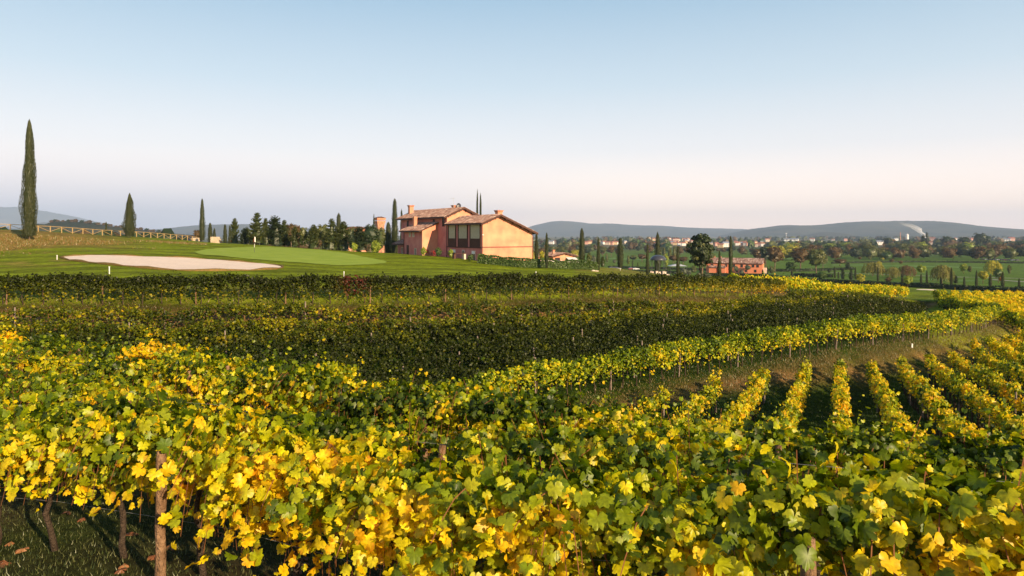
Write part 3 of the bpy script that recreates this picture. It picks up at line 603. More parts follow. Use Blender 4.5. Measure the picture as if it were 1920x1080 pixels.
def lathe(prof, n, jit, R, z0=0):
    V, F = [], []
    for i, (r, z) in enumerate(prof):
        for k in range(n):
            a = 2*math.pi*k/n; q = r*(1+jit*R.normal()); V.append((q*math.cos(a), q*math.sin(a), z))
    for i in range(len(prof)-1):
        for k in range(n): F.append((i*n+k, i*n+(k+1) % n, (i+1)*n+(k+1) % n)); F.append((i*n+k, (i+1)*n+(k+1) % n, (i+1)*n+k))
    return np.array(V), np.array(F)
def merge(parts):
    V, F, Cc = [], [], []; o = 0
    for v, f, c in parts: V.append(v); F.append(np.asarray(f)+o); Cc.append(c); o += len(v)
    return np.vstack(V), np.vstack(F), np.vstack(Cc)
def cyp_crown(seed, n, wide=.5, leaf=.02, fat=.65, loose=1.0, p='cypress'):
    R = np.random.default_rng(seed)
    rf = lambda t: (1-t)**fat*(.40+.60*np.clip(t/.28, 0, 1)**.7)*wide*(1+.07*np.sin(t*23+seed))
    t = .04+.97*R.random(n)**1.15; t = np.minimum(t, 1); a = R.uniform(0, 6.283, n)
    lump = 1+.19*wav(np.stack([np.cos(a)*1.1, np.sin(a)*1.1, t*5+seed], 1), 2.2, seed % 4); r = rf(t)*lump*(1.10-.36*R.random(n)**1.2)+.004
    pos = np.stack([r*np.cos(a), r*np.sin(a), t], 1); out = np.stack([np.cos(a), np.sin(a), 0*a], 1)
    nrm = out+R.normal(size=(n, 3))*.55; tip = np.array([0, 0, 1.])+out*.45*loose+R.normal(size=(n, 3))*.3
    sz = leaf*R.uniform(.6, 1.4, n); c = tint(p, n, R, .45+.35*wav(pos, 16, 1))
    Fm = frames(nrm, tip); Fm[:, :, 0] *= .55; cl = leaf_cloud('vfar', pos, Fm, sz, c)
    prof = [(float(rf(np.array(q)))*.74, q) for q in np.linspace(.05, .97, 16)]; lv, lf = lathe([(0.001, .05)]+prof+[(.0005, .985)], 10, .05, R)
    return merge([cl, (lv, lf, np.tile(np.array(TPAL[p][0])*1.1, (len(lv), 1)))])
def ico(sub):
    bm = bmesh.new(); bmesh.ops.create_icosphere(bm, subdivisions=sub, radius=1); bm.verts.ensure_lookup_table()
    v = np.array([x.co[:] for x in bm.verts]); f = np.array([[q.index for q in p.verts] for p in bm.faces]); bm.free(); return v, f
IV, IF = ico(2)
def broad_crown(seed, p, n=2000, cw=.36, z0=.24, leaf=.03, clumps=44, p2=None, shape='round'):
    R = np.random.default_rng(seed); zc, hh = (z0+1)/2, (1-z0)/2
    d = R.normal(size=(clumps, 3)); d /= np.linalg.norm(d, axis=1, keepdims=True); rad = R.uniform(.45, .86, clumps)[:, None]; ctr = d*rad
    if shape == 'umbrella': ctr[:, 2] = np.abs(ctr[:, 2])**.7*np.sign(ctr[:, 2])*.8+.1
    cr = R.uniform(.20, .36, clumps); k = R.integers(0, clumps, n); e_ = R.normal(size=(n, 3)); e_ /= np.linalg.norm(e_, axis=1, keepdims=True); e_[:, 2] = np.abs(e_[:, 2])*.7+e_[:, 2]*.3
    P = ctr[k]+e_*cr[k][:, None]*R.uniform(.8, 1.06, (n, 1)); rr = np.linalg.norm(P, axis=1, keepdims=True); P = np.where(rr > 1.04, P/rr*1.04, P)
    pos = P*[cw, cw, hh]+[0, 0, zc]
    nrm = e_+P*.5+R.normal(size=(n, 3))*.45; tip = R.normal(size=(n, 3))+[0, 0, -.4]; sz = leaf*R.uniform(.6, 1.5, n)
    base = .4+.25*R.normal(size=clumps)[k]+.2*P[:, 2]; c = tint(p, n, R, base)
    if p2: w = (R.random(clumps)[k] < .35); c[w] = tint(p2, int(w.sum()), R)
    cl = leaf_cloud('vfar', pos, frames(nrm, tip), sz, c)
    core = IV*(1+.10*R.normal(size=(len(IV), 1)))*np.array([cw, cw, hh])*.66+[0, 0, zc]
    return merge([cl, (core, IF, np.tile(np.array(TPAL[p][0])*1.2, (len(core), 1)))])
def conifer_crown(seed, p='conifer', n=2600, cw=.32, z0=.06, leaf=.035, up=.75, top=1.0):
    R = np.random.default_rng(seed); nb = 110; tb = np.sort(R.uniform(0, 1, nb)**.9); az = R.uniform(0, 6.283, nb); ln = cw*((1-tb)**.75*.95+.05)*R.uniform(.7, 1.2, nb)*(.6+.4*np.clip(tb/.15, 0, 1))
    k = R.choice(nb, n, p=ln/ln.sum()); s = R.random(n)**.7; side = R.normal(0, .05, n)*(1.1-s*.6)
    x = np.cos(az[k]); y = np.sin(az[k]); z = z0+tb[k]*(1-z0)*.97+ln[k]*(up*s**1.4-.18*s)
    pos = np.stack([x*ln[k]*s-y*side, y*ln[k]*s+x*side, z+R.normal(0, .008, n)], 1)
    tip = np.stack([x, y, .3+up*s*1.1], 1)+R.normal(size=(n, 3))*.35; nrm = np.array([0, 0, 1.])+R.normal(size=(n, 3))*.6
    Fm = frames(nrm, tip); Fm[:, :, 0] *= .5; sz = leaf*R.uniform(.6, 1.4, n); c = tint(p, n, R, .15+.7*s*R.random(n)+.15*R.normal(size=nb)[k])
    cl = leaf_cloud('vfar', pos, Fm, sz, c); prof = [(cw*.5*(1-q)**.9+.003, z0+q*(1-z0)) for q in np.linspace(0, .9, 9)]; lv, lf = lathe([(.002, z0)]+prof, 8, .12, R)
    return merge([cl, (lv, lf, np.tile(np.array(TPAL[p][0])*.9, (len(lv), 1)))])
def willow_crown(seed, p='willow', n=2400, cw=.5):
    R = np.random.default_rng(seed); ns = 150; a = R.uniform(0, 6.283, ns); r = R.random(ns)**.5; ztop = .72+.26*np.sqrt(np.clip(1-r**2, 0, 1))+R.normal(0, .02, ns); zb = .12+.25*R.random(ns)
    k = R.integers(0, ns, n); s = R.random(n); z = ztop[k]+(zb[k]-ztop[k])*s; rr = cw*(r[k]*(.82+.2*np.sin(s*2.2)))
    lump = 1+.10*np.sin(a[k]*5+seed); pos = np.stack([rr*np.cos(a[k])*lump, rr*np.sin(a[k])*lump, z], 1)+R.normal(0, .012, (n, 3))
    out = np.stack([np.cos(a[k]), np.sin(a[k]), 0*z], 1); Fm = frames(out+R.normal(size=(n, 3))*.5+[0, 0, .4], np.array([0, 0, -1.])+out*.2+R.normal(size=(n, 3))*.25); Fm[:, :, 0] *= .5
    return leaf_cloud('vfar', pos, Fm, .05*R.uniform(.6, 1.4, n), tint(p, n, R, .45+.3*R.normal(size=ns)[k]))
def trunk_unit(k, z1=.45, rad=.028, forks=3):
    R = random.Random(k); b = MB(); b.tube([(0, 0, -.05), (R.uniform(-.01, .01), R.uniform(-.01, .01), z1*.5), (R.uniform(-.02, .02), R.uniform(-.02, .02), z1)], [rad*1.25, rad, rad*.7], 7)
    for i in range(forks):
        a = 6.28*i/forks+R.random(); b.tube([(0, 0, z1*.75), (.10*math.cos(a), .10*math.sin(a), z1*1.15), (.19*math.cos(a), .19*math.sin(a), z1*1.5)], [rad*.6, rad*.42, rad*.2], 5)
    return b.mesh('trunk', TBARK, True)
TRK = {'short': trunk_unit(1, .16, .016, 0), 'mid': trunk_unit(2, .42, .024, 4), 'tall': trunk_unit(3, .5, .02, 3), 'multi': None}
mb = MB()
for i, (ax, ay) in enumerate(((-.05, 0), (.02, .03), (.06, -.02), (-.015, -.04))): mb.tube([(ax*.6, ay*.6, -.03), (ax, ay, .18), (ax*2.2, ay*2.2, .5)], [.026, .02, .012], 7)
TRK['multi'] = mb.mesh('trunk', TBARK, True)
_crown = {}
def crown(kind, v=0, p=None, n=None):
    key = (kind, v, p, n)
    if key not in _crown:
        if kind == 'cypress': a = cyp_crown(300+v, n or 2600, .5, .036, [.36, .48, .42][v % 3])
        elif kind == 'broad': a = broad_crown(330+v, p, n or 1900)
        elif kind == 'lollipop': a = broad_crown(350+v, p, n or 1300, cw=.36, z0=.38, leaf=.035)
        elif kind == 'bush': a = broad_crown(360+v, p, n or 1300, cw=.5, z0=-.05, leaf=.05)
        elif kind == 'conifer': a = conifer_crown(370+v, p or 'conifer', n or 2600, up=[.75, .5, .9][v % 3])
        elif kind == 'belt': a = broad_crown(400+v, p, n or 900, cw=.46, z0=-.02, leaf=.04)
        elif kind == 'willow': a = willow_crown(380+v, p or 'willow', n or 2200)
        elif kind == 'poplar': a = broad_crown(390+v, p, n or 1300, cw=.2, z0=.08, leaf=.035)
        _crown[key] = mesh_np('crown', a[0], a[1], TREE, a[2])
    return _crown[key]
TKINDS = {'cypress': ('cypress_tree', 'short', .5), 'broad': ('broadleaf_tree', 'mid', .36), 'belt': ('broadleaf_tree', 'mid', .46), 'lollipop': ('young_tree', 'tall', .36), 'bush': ('shrub', None, .5), 'conifer': ('conifer_tree', 'short', .32),
          'willow': ('willow_tree', 'mid', .5), 'poplar': ('poplar_tree', 'short', .2)}
def tree(kind, px, Y, H, W, label, p=None, v=0, n=None, cat=None, group=None, parts=True, dz=-.05, me=None, trk=None):
    """a tree with trunk and crown; H and W in metres"""
    nm, tk, hw = TKINDS[kind]; loc = on(px, Y, dz); a = random.uniform(0, 6.28); s = (W/2/hw, W/2/hw, H); m = me or crown(kind, v, p, n)
    cat = cat or ('shrub' if kind == 'bush' else 'tree')
    if not parts:
        o = obj(nm, m); o.location = loc; o.scale = s; o.rotation_euler.z = a; return tag(o, label, cat, group)
    t = thing(nm, loc, label, cat, group, a); c = obj('crown', m, t); c.scale = s
    if trk or tk: k = obj('trunk', TRK[trk or tk], t); k.scale = (max(W/2/hw, H*.35)*.8, max(W/2/hw, H*.35)*.8, H)
    return t
def pxm(p, Y): return p*Y/FPX
# hero cypresses
hero = lambda s, n, fat, w=.5, lf=.014: (lambda a: mesh_np('crown', a[0], a[1], TREE, a[2]))(cyp_crown(s, n, w, lf, fat))
CY = [(55, 100, 227, 433, 28, 'tallest slender dark cypress at the far left, in front of the wooden fence', hero(1, 16000, .50, .5, .019)),
      (243, 124, 363, 445, 25, 'short plump cypress in front of the wooden fence at left', hero(2, 8000, .60, .5, .022)),
      (199, 165, 416, 440, 5, 'tiny thin cypress behind the wooden fence at left', None),
      (379, 158, 373, 449, 13, 'slim cypress at the right end of the wooden fence', hero(4, 6000, .45, .5, .02)),
      (740, 145, 373, 470, 16, 'tall cypress just left of the big pink farmhouse', hero(5, 7000, .40, .5, .018)),
      (728, 142, 417, 470, 17, 'low round-topped cypress left of the tall one beside the farmhouse', None),
      (753, 150, 394, 470, 7, 'narrow cypress showing just behind the left end of the farmhouse roof', None),
      (895, 150, 358, 470, 7, 'taller of the two cypress tips rising behind the farmhouse roof', None),
      (901, 152, 365, 470, 7, 'shorter of the two cypress tips rising behind the farmhouse roof', None),
      (635, 165, 401, 470, 14, 'dark cypress rising behind the conifer belt, left of the castle tower', None),
      (701, 240, 403, 450, 7, 'thin cypress touching the left side of the brick castle tower', None),
      (1006, 118, 436, 493, 9, 'slim cypress right behind the corner of the orange gable', None),
      (1025, 97, 437, 509, 8, 'slim cypress at the hedge just right of the farmhouse', None),
      (1091, 146, 428, 498, 15, 'broad cypress behind the hedge, right of the small pink lodge', hero(6, 5000, .42, .5, .022)),
      (1122, 103, 445, 512, 8, 'leaning slim cypress at the right end of the flowering hedge', None),
      (1163, 146, 446, 504, 14, 'broad cypress standing alone on the brow, third from right of the lodge', None),
      (1214, 110, 457, 518, 8, 'slim cypress left of the domed gazebo', None),
      (1233, 192, 437, 507, 14, 'broad tall cypress directly behind the domed gazebo', None),
      (1271, 118, 462, 519, 8, 'slim cypress right of the domed gazebo, beside the grey tent', None),
      (1349, 128, 470, 524, 8, 'shorter slim cypress in front of the long orange house', None),
      (1370, 112, 443, 528, 10, 'tallest cypress in front of the long orange house', hero(7, 5000, .30, .5, .022))]
for i, (px, Y, yt, yb, w, lab, me) in enumerate(CY):
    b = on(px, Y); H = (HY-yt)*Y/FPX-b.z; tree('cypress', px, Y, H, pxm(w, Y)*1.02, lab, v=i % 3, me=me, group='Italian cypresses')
b = on(1315, 128); bc = broad_crown(77, 'darkgreen', 9000, cw=.36, z0=.20, leaf=.026, clumps=80, p2='olive')
tree('broad', 1315, 128, (HY-437)*128/FPX-b.z, pxm(54, 128), 'large dark evergreen with several trunks, left of the long orange house', me=mesh_np('crown', *[bc[0], bc[1], TREE, bc[2]]), trk='multi')
# conifer belt behind the putting green
BELT = [(394, 150, 418, 8, 'cypress'), (402, 152, 428, 7, 'cypress'), (371, 190, 428, 12, 'broad'), (422, 160, 421, 7, 'cypress'), (431, 160, 423, 6, 'cypress'), (440, 145, 408, 15, 'conifer'), (462, 142, 424, 13, 'conifer'), (482, 135, 397, 25, 'conifer'), (498, 150, 408, 14, 'conifer'),
        (516, 136, 402, 30, 'conifer'), (533, 138, 411, 18, 'conifer'), (553, 134, 424, 16, 'conifer'), (546, 190, 414, 26, 'broad'), (569, 133, 424, 14, 'broad'), (588, 131, 420, 20, 'conifer'), (604, 136, 418, 20, 'broad'), (622, 130, 408, 26, 'conifer'), (644, 130, 414, 24, 'conifer'), (674, 126, 422, 28, 'conifer'), (694, 170, 418, 26, 'grey')]
for i, (px, Y, yt, w, k) in enumerate(BELT):
    b = on(px, Y); H = (HY-yt)*Y/FPX-b.z; W = pxm(w, Y)*1.25; n_ = f'{ordinal(i)} from left of the trees in the belt behind the putting green'
    if k == 'cypress': tree('cypress', px, Y, H, W, 'small dark cypress, '+n_, v=i % 3, group='tree belt behind the green')
    elif k == 'conifer': tree('conifer', px, Y, H, W*1.25, 'feathery olive conifer, '+n_, v=i % 3, p='conifer' if i % 3 else 'darkgreen', n=3600, group='tree belt behind the green')
    elif k == 'grey': tree('broad', px, Y, H, W*1.2, 'rounded dark grey-green tree left of the brick castle tower', p='darkgreen', v=1)
    else: tree('broad', px, Y, H, W*1.2, 'rounded bronze tree, '+n_, p='olive' if i % 2 else 'brown', v=i % 2, group='tree belt behind the green')
for i in range(26):      # darker trees further back in the same belt
    px = 455+i*10.5+random.uniform(-4, 4); Y = random.uniform(200, 260); b = on(px, Y); yt = random.uniform(421, 432); H = (HY-yt)*Y/FPX-b.z
    tree('broad' if i % 3 else 'conifer', px, Y, H, pxm(random.uniform(18, 26), Y), f'{ordinal(i)} from left of the dark background trees behind the conifer belt', p=['darkgreen', 'olive', 'brown', 'conifer'][i % 4] if i % 3 else 'darkgreen', v=i % 3, group='background trees behind the conifer belt')
SH = [(706, 118, 448, 476, 22, 'yellow-green shrub on the lawn, nearest the left end of the farmhouse', 'lime'), (664, 120, 452, 474, 14, 'small yellow-green shrub at the right end of the conifer belt', 'lime'),
      (794, 113, 461, 480, 12, 'first shrub from left along the farmhouse wall', 'lime'), (822, 112, 462, 483, 13, 'second shrub from left along the farmhouse wall, rounder', 'green'),
      (845, 109, 465, 487, 12, 'third shrub from left along the farmhouse wall, by the corner pipe', 'lime'), (882, 103, 475, 495, 12, 'fourth shrub from left, below the lattice panels', 'green'),
      (1016, 125, 469, 490, 12, 'small bright yellow tree right of the orange gable', 'yellow'), (1000, 123, 470, 484, 8, 'yellow bush peeping out behind the gable corner', 'yellow'),
      (1325, 124, 510, 526, 18, 'low grey olive bush right of the many-trunked evergreen', 'grey'), (1310, 122, 512, 524, 10, 'little grey bush under the many-trunked evergreen', 'grey')]
for i, (px, Y, yt, yb, w, lab, p) in enumerate(SH):
    b = on(px, Y); H = max(1.0, (HY-yt)*Y/FPX-b.z); k = 'lollipop' if px == 1016 else 'bush'; tree(k, px, Y, H, pxm(w, Y)*1.05, lab, p=p, v=i % 2)

def hedge(path, H, W, n, size, p, label, cat='hedge', group=None, seed=0, name='hedge', taper=True):
    path = np.asarray(path); R = np.random.default_rng(700+seed); s = np.concatenate([[0], np.cumsum(np.hypot(*np.diff(path, axis=0).T))]); q = R.uniform(0, s[-1], n)
    x = np.interp(q, s, path[:, 0]); y = np.interp(q, s, path[:, 1]); dx = np.interp(q+.5, s, path[:, 0])-np.interp(q-.5, s, path[:, 0]); dy = np.interp(q+.5, s, path[:, 1])-np.interp(q-.5, s, path[:, 1]); l = np.hypot(dx, dy)+1e-9
    a = R.uniform(-.6, math.pi+.6, n); hv = H*(1+.10*wav(np.stack([x, y, 0*x], 1), 1.5)) if taper else H; ux, uz = np.cos(a), np.sin(a)
    sq = np.maximum(np.abs(ux), np.abs(uz)); ux_, uz_ = ux/sq*.5, np.clip(uz/sq, -.3, 1)
    lat = W*ux_*R.uniform(.85, 1.08, n); z = hv*(.12+.88*np.clip(uz_, -.1, 1))*R.uniform(.92, 1.05, n); nx, ny = -dy/l, dx/l
    O = Vector((path[len(path)//2][0], path[len(path)//2][1], 0)); O.z = hz(O.x, O.y)
    pos = np.stack([x+nx*lat, y+ny*lat, h(x, y)+z], 1)-np.array(O)
    nrm = np.stack([nx*ux, ny*ux, uz], 1)+R.normal(size=(n, 3))*.6
    c = tint(p, n, R, .45+.3*wav(pos, .8))
    V, F, Cc = leaf_cloud('vfar', pos, frames(nrm, R.normal(size=(n, 3))+[0, 0, .3]), size*R.uniform(.6, 1.4, n), c)
    # solid twiggy heart of the hedge
    m = len(path); d = np.gradient(path, axis=0); d /= np.linalg.norm(d, axis=1, keepdims=True)+1e-9; nn = np.stack([-d[:, 1], d[:, 0]], 1); g = h(path[:, 0], path[:, 1])
    ring = [(-.38, -.1), (-.38, .8), (.38, .8), (.38, -.1)]; KV = np.vstack([np.concatenate([path+nn*W*a_, (g+H*b_)[:, None]], 1) for a_, b_ in ring])-np.array(O); KF = []
    for j in range(3):
        for i in range(m-1): A, B = j*m+i, (j+1)*m+i; KF += [(A, A+1, B+1), (A, B+1, B)]
    V, F, Cc = merge([(V, F, Cc), (KV, KF, np.tile(np.array(TPAL[p][0])*1.1, (len(KV), 1)))])
    o = obj(name, mesh_np(name, V, F, TREE, Cc)); o.location = O; return tag(o, label, cat, group)
hedge(smooth_path([tuple(on(px, Y))[:2] for px, Y in ((897, 99), (930, 98.5), (975, 98), (1015, 99), (1060, 100), (1116, 103))], 1.0), 1.25, 1.3, 9000, .14, 'green', 'low flowering hedge running below the orange gable to the leaning cypress', seed=1)
hedge(smooth_path([tuple(on(px, Y))[:2] for px, Y in ((1325, 330), (1380, 322), (1430, 300), (1500, 272), (1600, 246), (1700, 230), (1800, 218), (1940, 203))], 4.0), 1.5, 2.0, 9000, .35, 'darkgreen', 'long dark clipped hedge crossing the golf course on the right', seed=2)
for i, pts in enumerate([[(1430, 415), (1500, 410), (1600, 440)], [(1560, 560), (1700, 590), (1930, 560)], [(1140, 440), (1260, 430), (1330, 420)], [(1140, 380), (1290, 360)], [(1490, 330), (1560, 318)]]):
    hedge(smooth_path([tuple(on(px, Y))[:2] for px, Y in pts], 6.0), 1.4, 2.2, 2600, .45, 'darkgreen', f'{ordinal(i)} dark low hedge strip on the golf plain', seed=10+i, group='hedge strips on the golf plain')
# golf-course trees on the right: (px, y top, y base, width px, kind, palette)
GT = [(1646, 501, 528, 5, 'cypress', None), (1565, 500, 522, 5, 'cypress', None), (1572, 510, 523, 4, 'cypress', None), (1692, 512, 531, 6, 'cypress', None), (1727, 514, 532, 5, 'cypress', None), (1738, 507, 533, 5, 'cypress', None), (1764, 520, 535, 4, 'cypress', None), (1784, 502, 536, 6, 'cypress', None),
      (1808, 519, 537, 5, 'cypress', None), (1831, 507, 539, 6, 'cypress', None), (1857, 515, 541, 7, 'cypress', None), (1880, 510, 543, 7, 'cypress', None), (1911, 522, 547, 6, 'cypress', None), (1870, 541, 557, 6, 'cypress', None), (1914, 543, 566, 7, 'cypress', None), (1604, 501, 524, 5, 'cypress', None),
      (1485, 503, 525, 5, 'cypress', None), (1439, 500, 522, 4, 'cypress', None), (1430, 505, 516, 4, 'cypress', None), (1580, 502, 524, 11, 'conifer', 'darkgreen'), (1596, 503, 525, 12, 'conifer', 'darkgreen'), (1792, 515, 532, 11, 'conifer', 'darkgreen'),
      (1614, 512, 541, 18, 'lollipop', 'yellow'), (1702, 516, 546, 18, 'lollipop', 'lime'), (1636, 491, 518, 34, 'willow', 'willow'), (1674, 500, 524, 22, 'willow', 'willow'), (1700, 497, 522, 28, 'willow', 'brown'), (1648, 489, 512, 12, 'willow', 'yellow'), (1727, 496, 522, 18, 'lollipop', 'lime'), (1766, 496, 532, 34, 'willow', 'willow'),
      (1807, 493, 513, 14, 'poplar', 'lime'), (1818, 498, 513, 9, 'poplar', 'olive'), (1862, 488, 517, 26, 'willow', 'yellow'), (1843, 507, 532, 18, 'broad', 'yellow'), (1872, 502, 530, 16, 'broad', 'green'), (1876, 512, 530, 8, 'poplar', 'orange'), (1892, 496, 516, 8, 'poplar', 'olive'), (1672, 485, 496, 9, 'lollipop', 'brown'), (1689, 488, 499, 9, 'lollipop', 'brown'),
      (1655, 483, 492, 7, 'lollipop', 'yellow'), (1655, 502, 518, 16, 'broad', 'olive'), (1665, 518, 530, 14, 'bush', 'brown'), (1575, 484, 499, 22, 'broad', 'brown'), (1590, 492, 507, 10, 'poplar', 'darkgreen'), (1555, 502, 512, 7, 'bush', 'darkgreen'), (1612, 481, 490, 8, 'lollipop', 'brown'),
      (1501, 463, 507, 34, 'broad', 'brown'), (1530, 462, 519, 32, 'broad', 'olive'), (1453, 458, 510, 32, 'broad', 'brown'), (1436, 461, 500, 26, 'broad', 'darkgreen'), (1420, 466, 495, 22, 'broad', 'brown'), (1484, 488, 516, 20, 'broad', 'green'), (1540, 508, 524, 22, 'bush', 'green'), (1447, 497, 514, 12, 'bush', 'olive'), (1543, 476, 505, 18, 'broad', 'olive'),
      (1380, 498, 516, 11, 'lollipop', 'grey'), (1402, 497, 513, 13, 'lollipop', 'grey'), (1390, 505, 518, 11, 'bush', 'grey'), (1292, 505, 516, 10, 'bush', 'grey'), (1282, 500, 516, 16, 'bush', 'grey'), (1300, 497, 513, 14, 'bush', 'olive'),
      (1078, 466, 492, 18, 'broad', 'yellow'), (1112, 478, 500, 14, 'poplar', 'grey'), (1104, 473, 500, 12, 'poplar', 'olive'), (1130, 479, 501, 13, 'conifer', 'conifer'), (1138, 474, 495, 6, 'poplar', 'olive'), (1152, 486, 500, 8, 'lollipop', 'grey'), (1178, 478, 500, 7, 'poplar', 'olive'), (1187, 478, 491, 16, 'broad', 'olive'),
      (1204, 475, 492, 18, 'broad', 'brown'), (1186, 489, 500, 3, 'cypress', None), (1196, 492, 500, 3, 'cypress', None), (1249, 474, 506, 9, 'poplar', 'lime'), (1262, 478, 494, 18, 'broad', 'brown'), (1281, 480, 496, 18, 'broad', 'brown'), (1256, 464, 492, 9, 'poplar', 'olive'), (1265, 463, 492, 9, 'poplar', 'olive'), (1245, 463, 490, 8, 'poplar', 'olive'),
      (1052, 461, 485, 20, 'broad', 'olive'), (1017, 462, 488, 18, 'broad', 'brown'), (1035, 460, 480, 18, 'broad', 'olive'), (1072, 462, 480, 16, 'broad', 'brown'), (1146, 460, 482, 14, 'broad', 'brown'), (1160, 462, 484, 16, 'broad', 'brown'), (1130, 461, 480, 16, 'broad', 'olive')]
groups = {}
for g in sorted(GT): groups.setdefault((g[4], g[5]), []).append(g)
PD = {None: 'dark', 'darkgreen': 'dark green', 'olive': 'olive green', 'green': 'green', 'yellow': 'golden yellow', 'brown': 'russet brown', 'grey': 'grey-green', 'orange': 'orange', 'lime': 'yellow-green', 'willow': 'pale olive', 'conifer': 'feathery green'}
KD = {'cypress': 'cypress', 'broad': 'broad tree', 'lollipop': 'round-headed young tree', 'bush': 'bush', 'conifer': 'cone-shaped conifer', 'willow': 'weeping willow', 'poplar': 'upright poplar-like tree'}
for key, lst in groups.items():
    for i, (px, yt, yb, w, k, p) in enumerate(lst):
        Y = float(ray(px, yb, 120).y); Y = min(Y, 900); b = on(px, Y); H = (yb-yt)*Y/FPX
        side = 'golf course'; lab = f'{ordinal(i)} {PD[p]} {KD[k]} from the left on the {side} plain' if len(lst) > 1 else f'single {PD[p]} {KD[k]} on the {side} plain'
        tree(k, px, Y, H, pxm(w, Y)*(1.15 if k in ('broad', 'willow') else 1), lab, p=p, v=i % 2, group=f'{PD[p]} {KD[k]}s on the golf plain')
TW = [(1034, 457.5, 9), (1041, 456, 7), (1099, 458, 8), (1106, 457, 8), (1132, 458, 9), (1139, 459, 9), (1146, 459, 8), (1153, 458.5, 9), (1160, 458, 8), (1172, 456, 6), (1343, 461, 8), (1351, 464, 10), (1361, 463, 12), (1385, 459, 6), (1392, 460, 7), (1417, 463, 7), (1424, 461, 6), (1438, 453, 8), (1482, 452, 22), (1491, 451.5, 12), (1523, 452, 8), (1745, 458.5, 6), (1748, 451.5, 9), (1782, 452, 12), (1790, 451.5, 8), (1812, 451.5, 8), (1822, 451.8, 8), (1846, 451.5, 6), (1856, 451.2, 6), (1887, 452, 12), (1896, 452, 10), (1650, 459, 14), (1562, 451.5, 5), (1585, 451.5, 6), (1680, 451, 7)]
for i in range(36): TW.append((1222+random.random()*112, 449.5+random.random()*11, random.uniform(4.5, 8)))
for i in range(12): TW.append((1375+random.random()*60, 455+random.random()*7, random.uniform(4.5, 7)))
def hides_town(px, Y, top_z, w=0):
    """True when a tree here would stand in front of a town house"""
    yt = HY-FPX*top_z/Y
    return any(abs(px-t[0]) < t[2]*.6+w and Y < 25.3*FPX/(t[1]-HY)+20 and yt < t[1]-.5 for t in TW)
# wooded belt beyond the golf course: separate trees
BP = ['olive', 'brown', 'darkgreen', 'green', 'olive', 'darkgreen', 'brown']
bl = []
for i in range(120):
    px = 1000+i*7.8+random.uniform(-4, 4); Y = random.choice((665, 730, 810))*random.uniform(.95, 1.05) if px > 1420 else random.uniform(800, 1150)
    H = random.uniform(10.5, 16)*(1 if px > 1420 else .9); bl.append((px, Y, H, random.uniform(.9, 1.3)*H, random.choice(BP) if not 1440 < px < 1490 else 'yellow'))
for i in range(34): px = 1430+i*15+random.uniform(-6, 6); bl.append((px, random.uniform(960, 1080), random.uniform(14, 18), random.uniform(16, 24), random.choice(['olive', 'lime', 'olive', 'brown', 'darkgreen'])))
bl.sort(); bl = [b_ if not hides_town(b_[0], b_[1], -25+b_[2], pxm(1, 1)*0+b_[3]*.3*FPX/b_[1]) else (b_[0], b_[1], b_[2]*.55, b_[3]*.75, b_[4]) for b_ in bl]
for i, (px, Y, H, W, p) in enumerate(bl):
    tree('belt', px, Y, H, W, f'{ordinal(i)} tree from left in the far wooded belt, {PD[p]}', p=p, v=i % 3, n=900, parts=False, group='wooded belt beyond the golf course')
tree('conifer', 1731, 1150, 26, 12, 'left one of a pair of dark firs by the smoke plume', p='darkgreen', v=0, parts=False); tree('conifer', 1738, 1160, 30, 13, 'right one of a pair of dark firs by the smoke plume', p='darkgreen', v=1, parts=False)
for i, (px, hh) in enumerate(((1665, 22), (1775, 24), (1785, 22), (1808, 24), (1838, 30), (1848, 27))): tree('broad', px, 1200, hh, hh*.9, f'{ordinal(i)} from left of the dark tall trees rising above the wooded belt', p='darkgreen', v=i % 3, n=900, parts=False, group='dark trees above the belt')
# far woods
def far_wood(name, n, pxr, Yr, Hr, pal_, seed, dens=None):
    R = np.random.default_rng(seed); Vs, Fs, Cs = [], [], []; o = 0
    Y = np.exp(R.uniform(math.log(Yr[0]), math.log(Yr[1]), n)); px = R.uniform(*pxr, n); X = (px-CX)/FPX*Y
    keep = wav(np.stack([X, Y*1.0, 0*X], 1), .006, 3) > (dens if dens is not None else -.9); X, Y = X[keep], Y[keep]; Z = h(X, Y)
    for x, y, z in zip(X, Y, Z):
        H = R.uniform(*Hr)
        if hides_town(CX+FPX*x/y, y, z+H, 2): continue
        W = H*R.uniform(.4, .7); v = IV*(1+.22*R.normal(size=(len(IV), 1)))*[W, W, H*.55]+[x, y, z+H*.45]
        a, b = TPAL[pal_[R.integers(0, len(pal_))]]; t = R.random()*.6; c = (np.array(a)*(1-t)+np.array(b)*t)*R.uniform(.8, 1.2)
        Vs.append(v); Fs.append(IF+o); Cs.append(np.tile(c, (len(v), 1))*(1+.25*R.normal(size=(len(v), 1)))); o += len(v)
    return tag(obj(name, mesh_np(name, np.vstack(Vs), np.vstack(Fs), TREE, np.clip(np.vstack(Cs), .005, 1))), kind='stuff')
far_wood('far_woods', 1000, (985, 1960), (1150, 2300), (8, 15), ['olive', 'brown', 'darkgreen', 'darkgreen', 'green'], 5, -.5)
far_wood('far_woods', 800, (985, 1960), (2300, 5000), (10, 18), ['brown', 'darkgreen', 'darkgreen', 'olive'], 6, -.1)
far_wood('far_woods', 420, (-60, 760), (330, 1100), (8, 13), ['olive', 'brown', 'darkgreen', 'darkgreen'], 7, -.9)

